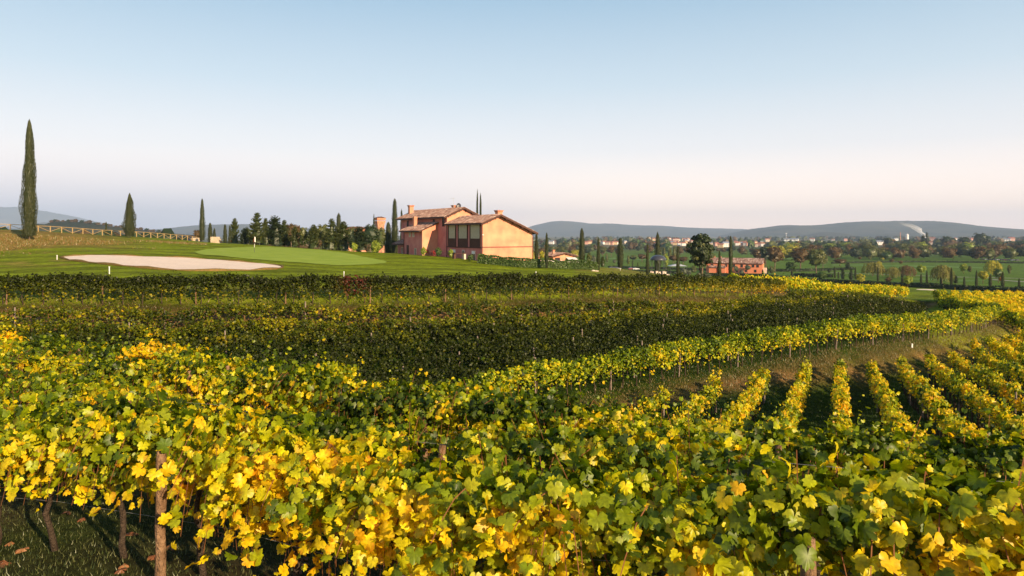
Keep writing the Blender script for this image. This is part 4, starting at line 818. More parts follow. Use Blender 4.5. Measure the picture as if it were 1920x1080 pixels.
# ------------------------------------------------------------------ hills
FOREST = mat('forest_hill', (.030, .040, .022), 1, .02, (.004, (.075, .070, .035), 8), None)
def ridge(name, D, pts, depth, seed, base=-26, m=FOREST):
    R = np.random.default_rng(seed); px = np.array([p[0] for p in pts], float); yy = np.array([p[1] for p in pts], float)
    nx = int((px[-1]-px[0])/5)+2; xs = np.linspace(px[0], px[-1], nx); ys = np.interp(xs, px, yy); ys = np.convolve(np.pad(ys, 3, 'edge'), np.ones(7)/7, 'valid')
    ns = 26; s = np.linspace(-1, .6, ns); V = []
    for j, t in enumerate(s):
        Y = D+depth*t; prof = max(0, 1-abs(t)**1.6) if t < 0 else max(0, 1-(t/.6)**2)
        X = (xs-CX)/FPX*D*(1+t*depth/D*.6); H = (-(ys-HY)/FPX*D)-base; p3 = np.stack([X, np.full(nx, Y), 0*X], 1)
        z = base-6+(H+6)*prof*(1+.30*wav(p3, 4.0/depth*3, seed % 4)*(1-prof)*2*prof**.3)+(.012*H*wav(p3, 60/depth, 1)+.010*H*wav(p3, 200/depth, 2))*min(1, prof*3)
        V.append(np.stack([X, np.full(nx, Y), z], 1))
    V = np.vstack(V); i = np.arange(ns-1)[:, None]*nx+np.arange(nx-1)[None]; Q = np.stack([i, i+1, i+nx+1, i+nx], 2).reshape(-1, 4)
    return tag(obj(name, mesh_np(name, V, Q, m, None, True)), kind='structure')
ridge('mountains', 11500, [(930, 448), (975, 432), (997, 423), (1041, 414), (1060, 414), (1087, 417), (1118, 420.5), (1140, 418), (1177, 422), (1230, 423), (1297, 427), (1402, 430), (1500, 436), (1600, 446)], 2600, 1)
ridge('mountains', 7600, [(1330, 449), (1365, 440), (1402, 430), (1437, 426), (1469, 421.5), (1526, 423), (1561, 419), (1603, 415.5), (1698, 414), (1752, 414.5), (1816, 422), (1880, 428), (1920, 430.5), (2050, 436), (2200, 444)], 1900, 2)
ridge('hills', 5600, [(1480, 449), (1510, 441), (1545, 434), (1580, 437), (1600, 442), (1625, 446), (1660, 439), (1675, 436), (1700, 441), (1730, 449)], 600, 3)
ridge('mountains', 9000, [(-120, 430), (-60, 420), (0, 424), (50, 432), (68, 420), (90, 414), (120, 424), (190, 432), (300, 430), (340, 425), (400, 421), (470, 420), (540, 424), (600, 430), (720, 440)], 1500, 4)
ridge('hills', 1500, [(60, 440), (82, 428), (100, 414), (130, 415), (160, 417), (200, 423), (240, 428), (300, 436), (360, 441)], 350, 5)
ridge('mountains', 14500, [(-300, 400), (-100, 392), (0, 389), (35, 388), (60, 392), (130, 404), (200, 420), (300, 436)], 1400, 6)
# leafless trees on the near left hill, told apart against the sky
R_ = np.random.default_rng(3)
for i in range(30):
    px = 88+i*8+R_.normal()*2; Y = 1480; yr = np.interp(px, [60, 82, 100, 130, 160, 200, 240, 300, 360], [440, 428, 414, 415, 417, 423, 428, 436, 441])
    m = crown('broad', i % 3, ['brown', 'brown', 'darkgreen'][i % 3], 900); o = obj('broadleaf_tree', m); o.location = ((px-CX)/FPX*Y, Y, -(yr+3-HY)/FPX*Y-3); H = R_.uniform(9, 14); o.scale = (H*1.4, H*1.4, H)
    tag(o, f'{ordinal(i)} from left of the hazy trees on the low left hill', 'tree', 'hazy trees on the low hill at left')

# ------------------------------------------------------------------ buildings
PLAST = mat('plaster', (.62, .24, .15), .95, .1, (.55, (.72, .36, .21), 9), (6, .25)); PLAST_SHADE = mat('plaster_shaded', (.50, .165, .15), .95, .1, (.7, (.60, .24, .20), 9), (6, .25))
DARKW = mat('dark_timber', (.075, .035, .025), .8, .2, (6, (.11, .055, .04)), (20, .5)); LATT = mat('brick_lattice', (.46, .39, .27), .95, .1, (5, (.54, .46, .33), 9), None)
GLASS = mat('window_glass', (.03, .03, .035), .15, .5); CREAM = mat('cream_stone', (.70, .58, .46), .9, .1, (2, (.62, .48, .38)), None); WHITE = mat('white_paint', (.78, .75, .70), .7, .3); SHUT = mat('shutter', (.35, .33, .26), .8, .2)
BRICK = mat('red_brick', (.45, .17, .10), .95, .1, (1.5, (.60, .30, .18)), None); RED = mat('red_paint', (.36, .04, .03), .6, .3); STONE = mat('rubble_stone', (.50, .38, .26), .95, .1, (3, (.66, .53, .38)), (6, .6))
FENCEW = mat('fence_wood', (.36, .24, .10), .9, .1, (5, (.46, .32, .15)), (20, .4)); METAL = mat('dark_metal', (.05, .05, .06), .35, .5); GREY = mat('grey_canvas', (.45, .46, .48), .8, .2)
PIPE = mat('copper_pipe', (.11, .045, .035), .6, .4)
TILE = bpy.data.materials.new('roof_tile'); TILE.use_nodes = True; _a = TILE.node_tree.nodes.new('ShaderNodeAttribute'); _a.attribute_name = 'col'
TILE.node_tree.links.new(_a.outputs['Color'], TILE.node_tree.nodes['Principled BSDF'].inputs['Base Color']); TILE.node_tree.nodes['Principled BSDF'].inputs['Roughness'].default_value = .95
TC = 1.3*np.array([(.30, .17, .12), (.22, .115, .08), (.40, .26, .19), (.14, .075, .055), (.50, .36, .27), (.28, .14, .10)])
def tiles(name, O, E, S, parent, tw=.24, tl=.45, seed=0, dark=1.0):
    """pantiles: rows of rounded tiles over the parallelogram O, O+E (along the ridge), O+S (down the slope)"""
    O, E, S = np.array(O, float), np.array(E, float), np.array(S, float); R = np.random.default_rng(seed); N = np.cross(E, S); N /= np.linalg.norm(N); N = N*(1 if N[2] > 0 else -1)
    nc = max(2, int(np.linalg.norm(E)/tw)); nr = max(2, int(np.linalg.norm(S)/tl)); V, F, Cc = [], [], []; o = 0; prof = [(0, 0), (.25, .055), (.5, .075), (.75, .055), (1, 0)]
    for c in range(nc):
        for r in range(nr):
            cc = TC[R.choice(6, p=[.3, .2, .2, .12, .08, .1])]*R.uniform(.8, 1.15)*dark; lift = R.uniform(0, .012)
            for k in range(2):
                for a, b in prof: V.append(O+E*(c+a)/nc+S*(r+k*1.08)/nr+N*(b+lift+(.035 if k == 1 else 0)))
                
            for a in range(4): F.append((o+a, o+a+1, o+5+a+1, o+5+a))
            Cc += [cc]*10; o += 10
    me = mesh_np(name, V, F, TILE, np.array(Cc)); ob = obj(name, me, parent); ob['kind'] = 'stuff'; return ob
def window(parent, c, w, hh, face, m=GLASS, fm=CREAM, name='window', t=.09, bars=True, pane_m=None):
    """window proud of a wall; face: 'L' wall looking to -x, 'F' wall looking to -y"""
    def bx(b, cx, cz, sw, sh, dd, off):
        if face == 'L': b.box((c[0]-off, c[1]+cx, c[2]+cz), (dd, sw, sh))
        else: b.box((c[0]+cx, c[1]-off, c[2]+cz), (sw, dd, sh))
    b = MB()
    for sx_, sz_, a, q in ((0, hh/2+t/2, w+2*t, t), (0, -hh/2-t/2, w+2*t+.1, t)): bx(b, sx_, sz_, a, q, .12, .03)
    for sg in (-1, 1): bx(b, sg*(w/2+t/2), 0, t, hh, .10, .03)
    if bars: bx(b, 0, 0, .05, hh, .05, .03)
    f = b.obj(name, fm, parent); g = MB(); bx(g, 0, 0, w, hh, .03, .01); g.obj('pane', m, f); return f
def gable_roof(parent, b0, b1, a0, aR, a1, zl, zr, zapex, over=.6, ov_b=(.7, .7), name='roof', th=.16, seed=0, dark=1.0, B=0):
    sl = (zapex-zl)/(aR-a0); sr = (zapex-zr)/(a1-aR); y0, y1 = b0-ov_b[0], b1+ov_b[1]; b = MB()
    pL = (a0-over, zl-sl*over+B); pA = (aR, zapex+B); pR = (a1+over, zr-sr*over+B)
    b.prism([(pL[0], y0, pL[1]), (pA[0], y0, pA[1]), (pA[0], y0, pA[1]+th), (pL[0], y0, pL[1]+th)], (0, y1-y0, 0)); b.prism([(pR[0], y0, pR[1]), (pR[0], y0, pR[1]+th), (pA[0]+.002, y0, pA[1]+th), (pA[0]+.002, y0, pA[1])], (0, y1-y0, 0))
    r = b.obj(name, DARKW, parent)
    tiles('roof_tiles', (pA[0], y0+.02, pA[1]+th+.01), (0, y1-y0-.04, 0), (pL[0]-pA[0]-.03, 0, pL[1]-pA[1]), r, seed=seed, dark=dark); tiles('roof_tiles', (pA[0], y0+.02, pA[1]+th+.01), (0, y1-y0-.04, 0), (pR[0]-pA[0]+.03, 0, pR[1]-pA[1]), r, seed=seed+1, dark=dark)
    for q in (y0-.03, ):      # verge boards on the gable seen in the photograph
        v = MB(); v.prism([(pL[0], q, pL[1]-.12), (pA[0], q, pA[1]-.12), (pA[0], q, pA[1]+th+.03), (pL[0], q, pL[1]+th+.03)], (0, .05, 0)); v.prism([(pR[0], q, pR[1]-.12), (pR[0], q, pR[1]+th+.03), (pA[0]+.003, q, pA[1]+th+.03), (pA[0]+.003, q, pA[1]-.12)], (0, .05, 0)); v.obj('verge_board', DARKW, r)
        for k in range(1, 7):      # purlin ends
            t = k/7; a = pL[0]+(pR[0]-pL[0])*t; z = (zl-sl*(a0-a) if a < aR else zapex-sr*(a-aR))+B; w = MB(); w.box((a, y0+.35, z-.13), (.16, .7, .2)); w.obj('purlin', DARKW, r)
    g = MB(); g.tube([(pL[0]-.06, y0, pL[1]), (pL[0]-.06, y1, pL[1])], .07, 6); g.obj('gutter', PIPE, r)
    return r
def chimney(parent, a, b_, z0, z1, w, rot=0, m=PLAST, cap=1.35):
    c = MB(); c.box((a, b_, (z0+z1-.35)/2), (w, w, z1-.35-z0)); o = c.obj('chimney', m, parent); k = MB(); k.box((a, b_, z1-.30), (w*1.15, w*1.15, .1)); k.box((a, b_, z1-.2), (w*cap*.9, w*cap*.9, .1)); k.box((a, b_, z1-.1), (w*cap, w*cap, .1)); k.obj('chimney_cap', BRICK, o); return o
HC = Vector((-4.51, 105, -4.95)); B = 4.95
H1 = thing('farmhouse', HC, 'big pink and orange farmhouse with tiled roofs beside the putting green', 'house', rz=math.atan2(.552, .834))
def bpos(px, a): k = (px-960)/1280; return (-4.51+.834*a-k*(105+.552*a))/(.552+.834*k)
bar = MB(); bar.prism([(0, 0, -1.2), (9.33, 0, -1.2), (9.33, 0, .33+B), (2.82, 0, 3.0+B), (0, 0, 1.85+B)], (0, 11.6, 0)); bar.obj('barn_wall', PLAST, H1)
mn = MB(); mn.prism([(0, 11.61, -.8), (6.1, 11.61, -.8), (6.1, 11.61, 3.15+B), (3.05, 11.61, 4.50+B), (0, 11.61, 3.15+B)], (0, 18.4, 0)); mn.obj('main_wall', PLAST, H1)
lt = MB(); lt.prism([(-2.93, 15, -.5), (0.01, 15, -.5), (0.01, 15, 2.0+B), (-2.93, 15, .78+B)], (0, 7.3, 0)); lt.obj('lean_to_wall', PLAST, H1)
wg = MB(); wg.prism([(-2.3, 22.31, -.5), (0.01, 22.31, -.5), (.01, 22.31, -.75+B), (-2.3, 22.31, -1.55+B)], (0, 4.2, 0)); wg.obj('wing_wall', PLAST, H1)
# shade of the walls that look left, painted as darker, rosier sheets
for nm, a, b0, b1, z0, z1 in (('shade_tint', 0, .12, 11.59, -1.2, 1.80+B), ('shade_tint', 0, 11.63, 14.98, -.6, 3.1+B), ('shade_tint', 0, 22.3, 29.98, -.6, 3.1+B), ('shade_tint', 0, 15.0, 22.3, 2.05+B, 3.1+B), ('shade_tint', -2.93, 15.02, 22.28, -.45, .74+B), ('shade_tint', -2.3, 22.4, 26.45, -.45, -1.6+B)):
    w = MB(); w.box((a-.012, (b0+b1)/2, (z0+z1)/2), (.024, b1-b0, z1-z0)); w.obj(nm, PLAST_SHADE, H1)
gable_roof(H1, 0, 11.6, 0, 2.82, 9.33, 1.85, .33, 3.0, over=.6, ov_b=(.8, -.05), seed=1, B=B); gable_roof(H1, 11.6, 30.0, 0, 3.05, 6.1, 3.15, 3.15, 4.50, over=.75, ov_b=(.55, .9), seed=3, B=B)
def shed_roof(a0, z0, a1, z1, b0, b1, seed):
    r = MB(); r.prism([(a0, b0, z0+B), (a1, b0, z1+B), (a1, b0, z1+.15+B), (a0, b0, z0+.15+B)], (0, b1-b0, 0)); o = r.obj('roof', DARKW, H1)
    tiles('roof_tiles', (a1, b0+.02, z1+.16+B), (0, b1-b0-.04, 0), (a0-a1-.03, 0, z0-z1), o, seed=seed); g = MB(); g.tube([(a0-.06, b0, z0+B), (a0-.06, b1, z0+B)], .07, 6); g.obj('gutter', PIPE, o)
shed_roof(-3.6, .50, -.03, 2.02, 14.5, 23.0, 6); shed_roof(-3.1, -1.83, -.03, -.72, 22.5, 27.3, 8)
chimney(H1, 1.5, 29, 3.6+B, 5.65+B, .8); chimney(H1, 4.0, 16.1, 3.9+B, 5.25+B, .85); chimney(H1, 3.5, .9, 2.4+B, 3.9+B, .85); chimney(H1, -1.5, 20.9, 1.0+B, 3.25+B, .62, cap=1.15)
d_ = MB(); bmesh.ops.create_cone(d_.bm, segments=16, radius1=.45, radius2=.06, depth=.12, cap_ends=True, matrix=Matrix.Translation((4.3, 15.2, 5.15+B)) @ Matrix.Rotation(math.radians(75), 4, 'X')); d_.tube([(4.3, 15.3, 4.0+B), (4.3, 15.3, 5.1+B)], .04); d_.obj('satellite_dish', METAL, H1)
an = MB(); an.tube([(3.3, 15.4, 4.4+B), (3.3, 15.4, 6.5+B)], .025); an.tube([(2.7, 15.4, 6.35+B), (3.5, 15.4, 6.35+B)], .02)
for i in range(5): an.tube([(2.75+.17*i, 15.15, 6.35+B), (2.75+.17*i, 15.65, 6.35+B)], .012, 4)
an.obj('aerial', GREY, H1)
# timber framed brick lattice bays on the barn's left wall
edges = [(842, 855.3), (860.3, 877.2), (882.5, 901.3)]
for i, (p0, p1) in enumerate(edges):
    b1, b0 = bpos(p0, 0), bpos(p1, 0); c, w = (b0+b1)/2, b1-b0; L_ = MB(); L_.box((-.04, c, .52+B), (.06, w-.1, 2.25)); lo = L_.obj('lattice_panel', LATT, H1)
    q = MB(); s_ = .19; nz = int(2.2/s_); nb = int((w-.1)/s_)
    for z_ in range(nz):
        for y_ in range(nb):
            if (z_+y_) % 2: q.box((-.085, b0+.1+s_*(y_+.5), -.55+B+s_*(z_+.5)), (.04, .12, .12))
    so = q.obj('lattice_bricks', BRICK, lo); so['kind'] = 'stuff'; so.data.materials[0] = LATT
    D_ = MB(); D_.box((-.05, c, -1.28+B), (.08, w-.1, 1.34)); do = D_.obj('timber_panel', DARKW, H1)
    for k in range(int(w/.22)): e_ = MB(); e_.box((-.10, b0+.16+.22*k, -1.28+B), (.03, .19, 1.3)); e_.obj('board', DARKW, do)
    for bb in (b0, b1): F_ = MB(); F_.box((-.09, bb, -.15+B), (.16, .14, 3.7)); F_.obj('timber_post', DARKW, H1)
F_ = MB(); F_.box((-.09, (bpos(838, 0)+0)/2, -2.03+B), (.18, 11.4, .16)); F_.obj('band_beam', DARKW, H1)
F_ = MB(); F_.box((4.66, -.03, -1.93+B), (9.3, .10, .12)); F_.obj('band_beam', PIPE, H1)
# faint ventilation brickwork on the orange gable
pv = MB()
for i in range(17):
    for j in range(13):
        if (i+j) % 2: pv.box((6.0+i*.16, -.02, -1.35+B+j*.155), (.09, .05, .08))
po_ = pv.obj('vent_bricks', BRICK, H1); po_['kind'] = 'stuff'; po_.data.materials[0] = PLAST
for a, b_, z0, z1 in ((-.12, 11.5, -1, 1.6), (-.12, .05, -1, 1.6), (-3.05, 22.2, -.5, .6), (9.42, -.1, -1, .1)): p_ = MB(); p_.tube([(a, b_, z0+(0 if z0 > -2 else 0)), (a, b_, z1+B)], .06, 6); p_.obj('drainpipe', PIPE, H1)
for px, a, z, w, hh in ((765, 0, 1.95, .55, 1.1), (813.8, 0, 2.0, .5, 1.1), (831.7, 0, 2.15, .6, 1.35)): window(H1, (a, bpos(px, a), z+B), w, hh, 'L', fm=DARKW)
for px, z, w, hh, m in ((769.2, .15, .5, .95, SHUT), (775.8, .15, .5, .95, SHUT), (779.5, -2.95, .55, 1.1, GLASS)): window(H1, (-2.955, bpos(px, -2.93), z+B), w, hh, 'L', m=m)
window(H1, (-2.33, 24.4, -2.9+B), .5, 1.1, 'L')
dd = MB(); dd.box((-2.98, bpos(765, -2.93), -2.85+B), (.08, .85, 2.0)); do = dd.obj('door', DARKW, H1); hd = MB(); hd.box((-3.04, bpos(765, -2.93)+.3, -2.9+B), (.05, .04, .14)); hd.obj('handle', METAL, do)
for px, w, hh, zz in ((852, .85, 1.5, -3.25), (869.5, .6, 1.2, -3.15), (888.5, .95, 1.7, -3.45)):
    f_ = window(H1, (-.03, bpos(px, 0), zz+B), w, hh, 'L')
    if px != 869.5: s_ = MB(); s_.box((-.10, bpos(px, 0), zz+B+hh/2-.22), (.05, w, .42)); s_.obj('roller_blind', WHITE, f_)
sg = MB(); sg.box((-.02, -.10, -.02+B), (.22, .1, .12)); sg.obj('wall_lamp', WHITE, H1)
# garden furniture on the terrace
def local(a, b_, z=0): M = H1.matrix_basis @ Vector((a, b_, 0)); return Vector((M.x, M.y, hz(M.x, M.y)+z))
def chair(loc, rz, lab):
    t = thing('garden_chair', loc, lab, 'chair', 'red garden chairs by the farmhouse wall', rz); s_ = MB(); s_.box((0, 0, .44), (.46, .44, .04)); s_.obj('seat', RED, t); s_ = MB(); s_.box((0, .21, .72), (.46, .04, .5)); s_.obj('backrest', RED, t)
    for x in (-.2, .2):
        for y in (-.19, .19): l = MB(); l.tube([(x, y, -.05), (x, y, .43)], .018, 5); l.obj('leg', RED, t)
for i, px in enumerate((799, 803, 811, 815)): chair(local(-2.0, bpos(px, -2)), i*.9, f'{ordinal(i)} red garden chair from left along the farmhouse wall')
tb = thing('garden_table', local(-2.2, bpos(861, -2.2)), 'dark garden table with white support below the lattice bays', 'table', rz=.6); s_ = MB(); s_.box((0, 0, .92), (2.2, 1.0, .07)); s_.obj('tabletop', DARKW, tb)
for x in (-.9, .9): s_ = MB(); s_.box((x, 0, .43), (.35, .5, .95)); s_.obj('leg', CREAM if x > 0 else DARKW, tb)
# small pink lodge on the slope behind the hedge
L0 = on(1052, 176); LB = -L0.z
H2 = thing('lodge', L0, 'small pink lodge with tiled roof and white awning right of the farmhouse', 'house', rz=math.radians(24)); zt = lambda y, Y=176: -(y-HY)*Y/FPX+LB
w = MB(); w.prism([(-3.4, -2.2, -1), (3.0, -2.2, -1), (3.0, -2.2, zt(480)), (-.2, -2.2, zt(474.5)), (-3.4, -2.2, zt(480))], (0, 7, 0)); w.obj('wall', PLAST, H2)
gable_roof(H2, -2.2, 4.8, -3.4, -.2, 3.0, zt(480), zt(480), zt(474.5), over=.5, ov_b=(.6, .3), seed=20)
w = MB(); w.box((-4.4, 3.2, zt(483)/2-.5), (4, 6, zt(483)+1)); w.obj('side_wall', PLAST, H2); w = MB(); w.prism([(-6.8, 0, zt(483)), (-2.4, 0, zt(477)), (-2.4, 0, zt(477)+.15), (-6.8, 0, zt(483)+.15)], (0, 6.5, 0)); ro = w.obj('roof', DARKW, H2); tiles('roof_tiles', (-2.4, 0, zt(477)+.17), (0, 6.5, 0), (-4.4, 0, zt(483)-zt(477)), ro, seed=22)
chimney(H2, -1.6, 1.2, zt(476), zt(468), .55)
for a, wd in ((-2.2, 1.2), (.9, 1.0), (2.2, .9)): window(H2, (a, -2.23, zt(487)), wd, 1.1, 'F', fm=DARKW)
w = MB(); w.prism([(.2, -2.25, zt(482.5)), (.2, -3.6, zt(486)), (.2, -3.6, zt(486)+.06), (.2, -2.25, zt(482.5)+.06)], (2.7, 0, 0)); w.obj('awning', WHITE, H2)
tw = thing('terrace_wall', on(1062, 152), 'low white terrace wall behind the flowering hedge', 'wall', rz=math.radians(4))
for k in range(2): w = MB(); w.box((0, 0, .55-.1*k) if k == 0 else (0, 0, 1.22), (11.6, .3, 1.5) if k == 0 else (11.9, .45, .08)); w.obj('wall_body' if k == 0 else 'coping', WHITE if k == 0 else CREAM, tw)
# long orange house on the plain
L3 = on(1378, 388); H3 = thing('long_house', L3, 'long two-storey orange house with tiled roof on the golf plain', 'house', rz=math.radians(-25)); E3 = 5.9; LL = 15.2
w = MB(); w.prism([(-LL, -4.5, -1), (-LL, 4.5, -1), (-LL, 4.5, E3), (-LL, 0, E3+2.5), (-LL, -4.5, E3)], (2*LL, 0, 0)); ORNG = mat('orange_plaster', (.66, .20, .10), .95, .1, (.3, (.72, .26, .14), 8), None); w.obj('wall', ORNG, H3)
for sg_ in (-1, 1):
    w = MB(); w.prism([(-LL-.6, sg_*5.2, E3-.38), (-LL-.6, 0, E3+2.5), (-LL-.6, 0, E3+2.68), (-LL-.6, sg_*5.2, E3-.2)], (2*LL+1.2, 0, 0)); ro = w.obj('roof', DARKW, H3); tiles('roof_tiles', (-LL-.6, 0, E3+2.7), (2*LL+1.2, 0, 0), (0, sg_*5.25, -2.88), ro, tw=.5, tl=.9, seed=30, dark=.85)
for x in (-12, -8.2, -4.2, 0, 4.2, 7.2, 10.2, 12.6): window(H3, (x, -4.53, 4.3), 1.1, 1.5 if x in (0, 4.2) else 1.2, 'F', fm=DARKW, bars=False)
for x in (-12, -6, -2, 1.6, 6.5, 11.4): window(H3, (x, -4.53, 1.6), 1.0, 1.3, 'F', fm=DARKW, bars=False)
for x0 in (-13.5, -8.6): w = MB(); w.prism([(x0, -4.5, 4.1), (x0, -7.2, 3.0), (x0, -7.2, 3.2), (x0, -4.5, 4.3)], (4.4, 0, 0)); ro = w.obj('porch_roof', DARKW, H3); tiles('roof_tiles', (x0, -4.55, 4.32), (4.4, 0, 0), (0, -2.7, -1.1), ro, tw=.5, tl=.9, seed=33, dark=.85); w = MB(); w.box((x0+2.2, -5.7, 1.4), (4.0, 2.2, 3.2)); w.obj('porch_wall', ORNG, H3)
chimney(H3, -11.5, 1.2, E3+1.4, E3+3.6, .9); chimney(H3, -8, 1.2, E3+1.4, E3+3.4, .9)
w = MB(); w.box((LL+.9, 1.0, 1.6), (1.8, 5.5, 3.2)); w.obj('annex', CREAM, H3)
# gazebo
G0 = on(1234, 168); GZ = thing('gazebo', G0, 'dark domed metal gazebo on stone plinths at the brow of the hill', 'gazebo'); top = -(478-HY)*168/FPX-G0.z; eav = -(487.5-HY)*168/FPX-G0.z
pr = [(1.95*math.cos(t), eav+(top-eav)*math.sin(t)) for t in np.linspace(0, 1.5, 9)]; V, F = lathe([(r, z) for r, z in pr]+[(.01, top)], 28, 0, np.random.default_rng(1)); me = mesh_np('dome', V, F, METAL, None, True); dm_ = obj('dome', me, GZ); sm = dm_.modifiers.new('thick', 'SOLIDIFY'); sm.thickness = .05
w = MB(); w.tube([(1.95*math.cos(a), 1.95*math.sin(a), eav) for a in np.linspace(0, 6.283, 29)], .07, 6, cap=False); w.obj('rim', METAL, GZ)
for i in range(6):
    a = .5+i*math.pi/3; x, y = 1.75*math.cos(a), 1.75*math.sin(a); w = MB(); w.tube([(x, y, .7), (x, y, eav)], .05, 8); w.obj('column', METAL, GZ); w = MB(); w.box((x, y, .3), (.5, .5, .9)); w.box((x, y, .78), (.6, .6, .08)); w.obj('plinth', CREAM, GZ)
w = MB(); bmesh.ops.create_cone(w.bm, segments=28, radius1=2.7, radius2=2.7, depth=.25, cap_ends=True, matrix=Matrix.Translation((0, 0, .02))); w.obj('floor_slab', CREAM, GZ)
G1 = on(1270, 205); TN = thing('tent', G1, 'grey canvas tent roof on poles right of the gazebo', 'tent'); zt2 = -(494-HY)*205/FPX-G1.z; ze2 = -(498.5-HY)*205/FPX-G1.z
w = MB(); w.bm.faces.new([w.bm.verts.new(p) for p in [(-2.6, -2, ze2), (2.6, -2, ze2), (0, 0, zt2)]]); [w.poly(p) for p in ([(2.6, -2, ze2), (2.6, 2, ze2), (0, 0, zt2)], [(2.6, 2, ze2), (-2.6, 2, ze2), (0, 0, zt2)], [(-2.6, 2, ze2), (-2.6, -2, ze2), (0, 0, zt2)])]; w.obj('canvas', GREY, TN)
for x in (-2.5, 2.5):
    for y in (-1.9, 1.9): w = MB(); w.tube([(x, y, -.1), (x, y, ze2)], .05, 6); w.obj('pole', METAL, TN)
# castle tower and hall behind the trees
T0 = on(712, 300); CT = thing('castle_tower', T0, 'square red brick castle tower with flared top behind the trees', 'tower', rz=math.radians(33)); zz = lambda y, Y=300: -(y-HY)*Y/FPX-T0.z
w = MB(); w.box((0, 0, zz(424)/2-1), (3.0, 3.0, zz(424)+2)); w.obj('shaft', BRICK, CT); cr = MB()
for k in range(5): cr.box((0, 0, zz(424)+.25+.45*k), (3.0+.22*k, 3.0+.22*k, .44))
cr.obj('flared_cornice', BRICK, CT); w = MB(); w.box((0, 0, zz(412)+.3), (3.95, 3.95, 1.2)); w.obj('parapet', BRICK, CT)
w = MB(); w.prism([(-2.1, -2.1, zz(410)+.3), (2.1, -2.1, zz(410)+.3), (0, -2.1, zz(407.5)+.3)], (0, 4.2, 0)); w.obj('roof', DARKW, CT)
for s_, a in ((0, 'F'), (1, 'L')): window(CT, (0, -1.52, zz(429)) if a == 'F' else (-1.52, 0, zz(429)), .5, 1.2, a, fm=CREAM, bars=False)
T1 = on(664, 285); CHh = thing('castle_hall', T1, 'pink castle building with dark roof half hidden by conifers', 'building', rz=math.radians(30)); z1 = lambda y: -(y-HY)*285/FPX-T1.z
w = MB(); w.box((0, 0, z1(430)/2-1), (8.5, 7, z1(430)+2)); w.obj('wall', PLAST, CHh); w = MB(); w.prism([(-4.8, -4, z1(430)), (4.8, -4, z1(430)), (4.8, -4, z1(430)+.3), (2, -4, z1(425)), (-2, -4, z1(425)), (-4.8, -4, z1(430)+.3)], (0, 8, 0)); w.obj('roof', DARKW, CHh)
for x in (-2.4, 0, 2.4): window(CHh, (x, -3.53, z1(438)), .9, 1.3, 'F', bars=False)
# wooden fence on the left brow
fpath = smooth_path([tuple(on(px, Y))[:2] for px, Y in ((-160, 114), (-60, 115), (0, 116), (60, 119), (120, 124), (180, 130), (240, 137), (300, 146), (340, 153), (372, 160))], .25)
fs = np.concatenate([[0], np.cumsum(np.hypot(*np.diff(fpath, axis=0).T))]); FE = thing('wooden_fence', (fpath[len(fpath)//2][0], fpath[len(fpath)//2][1], hz(*fpath[len(fpath)//2])), 'pale wooden rail fence with diagonal braces along the left brow', 'fence'); FO = Vector(FE.location)
pq = np.arange(0, fs[-1], 2.05); PP = [Vector((np.interp(q, fs, fpath[:, 0]), np.interp(q, fs, fpath[:, 1]), 0)) for q in pq]
for p in PP: p.z = hz(p.x, p.y)
pm_ = MB().box((0, 0, .5), (.12, .12, 1.2)).mesh('post', FENCEW)
for i, p in enumerate(PP):
    o = obj('post', pm_, FE); o.location = p-FO
    if i:
        a, b_ = PP[i-1]-FO, p-FO; MB().tube([a+Vector((0, -.09, 1.05)), b_+Vector((0, -.09, 1.05))], .05, 6).obj('rail', FENCEW, FE)
        lo_, hi_ = (a, b_) if i % 2 else (b_, a); MB().tube([lo_+Vector((0, -.09, .12)), hi_+Vector((0, -.09, .95))], .04, 6).obj('brace', FENCEW, FE)
# ruined stone walls near the fence end
def rubble(px, Y, L, H, lab, seed):
    t = thing('stone_wall', on(px, Y), lab, 'wall', rz=.1); R = random.Random(seed); z = 0; k = 0
    while z < H:
        x = -L/2+R.uniform(-.1, .1); hh = R.uniform(.2, .3); lim = L/2*(1-.25*(z/H)*R.random())
        while x < lim: wl = R.uniform(.28, .5); b_ = MB(); b_.box((x+wl/2, R.uniform(-.03, .03), z+hh/2-.05), (wl-.03, .5, hh-.03)); b_.obj('stone', STONE, t); x += wl
        z += hh
rubble(403.5, 150, 1.9, 1.3, 'crumbling pale stone wall left of the red board', 1); rubble(366, 158, 1.7, .8, 'low heap of pale stones at the end of the wooden fence', 2)
bd = thing('sign_board', on(436, 148), 'small red rounded board on thin struts by the conifers', 'sign'); w = MB(); bmesh.ops.create_cone(w.bm, segments=8, radius1=.42, radius2=.42, depth=.06, cap_ends=True, matrix=Matrix.Translation((0, 0, .75)) @ Matrix.Rotation(math.pi/2, 4, 'X') @ Matrix.Diagonal((1, .7, 1, 1))); w.obj('board', RED, bd)
for x in (-.1, .25): w = MB(); w.tube([(x*.3, .02, .6), (-.9+x, .1, 0)], .02, 5); w.obj('strut', METAL, bd)
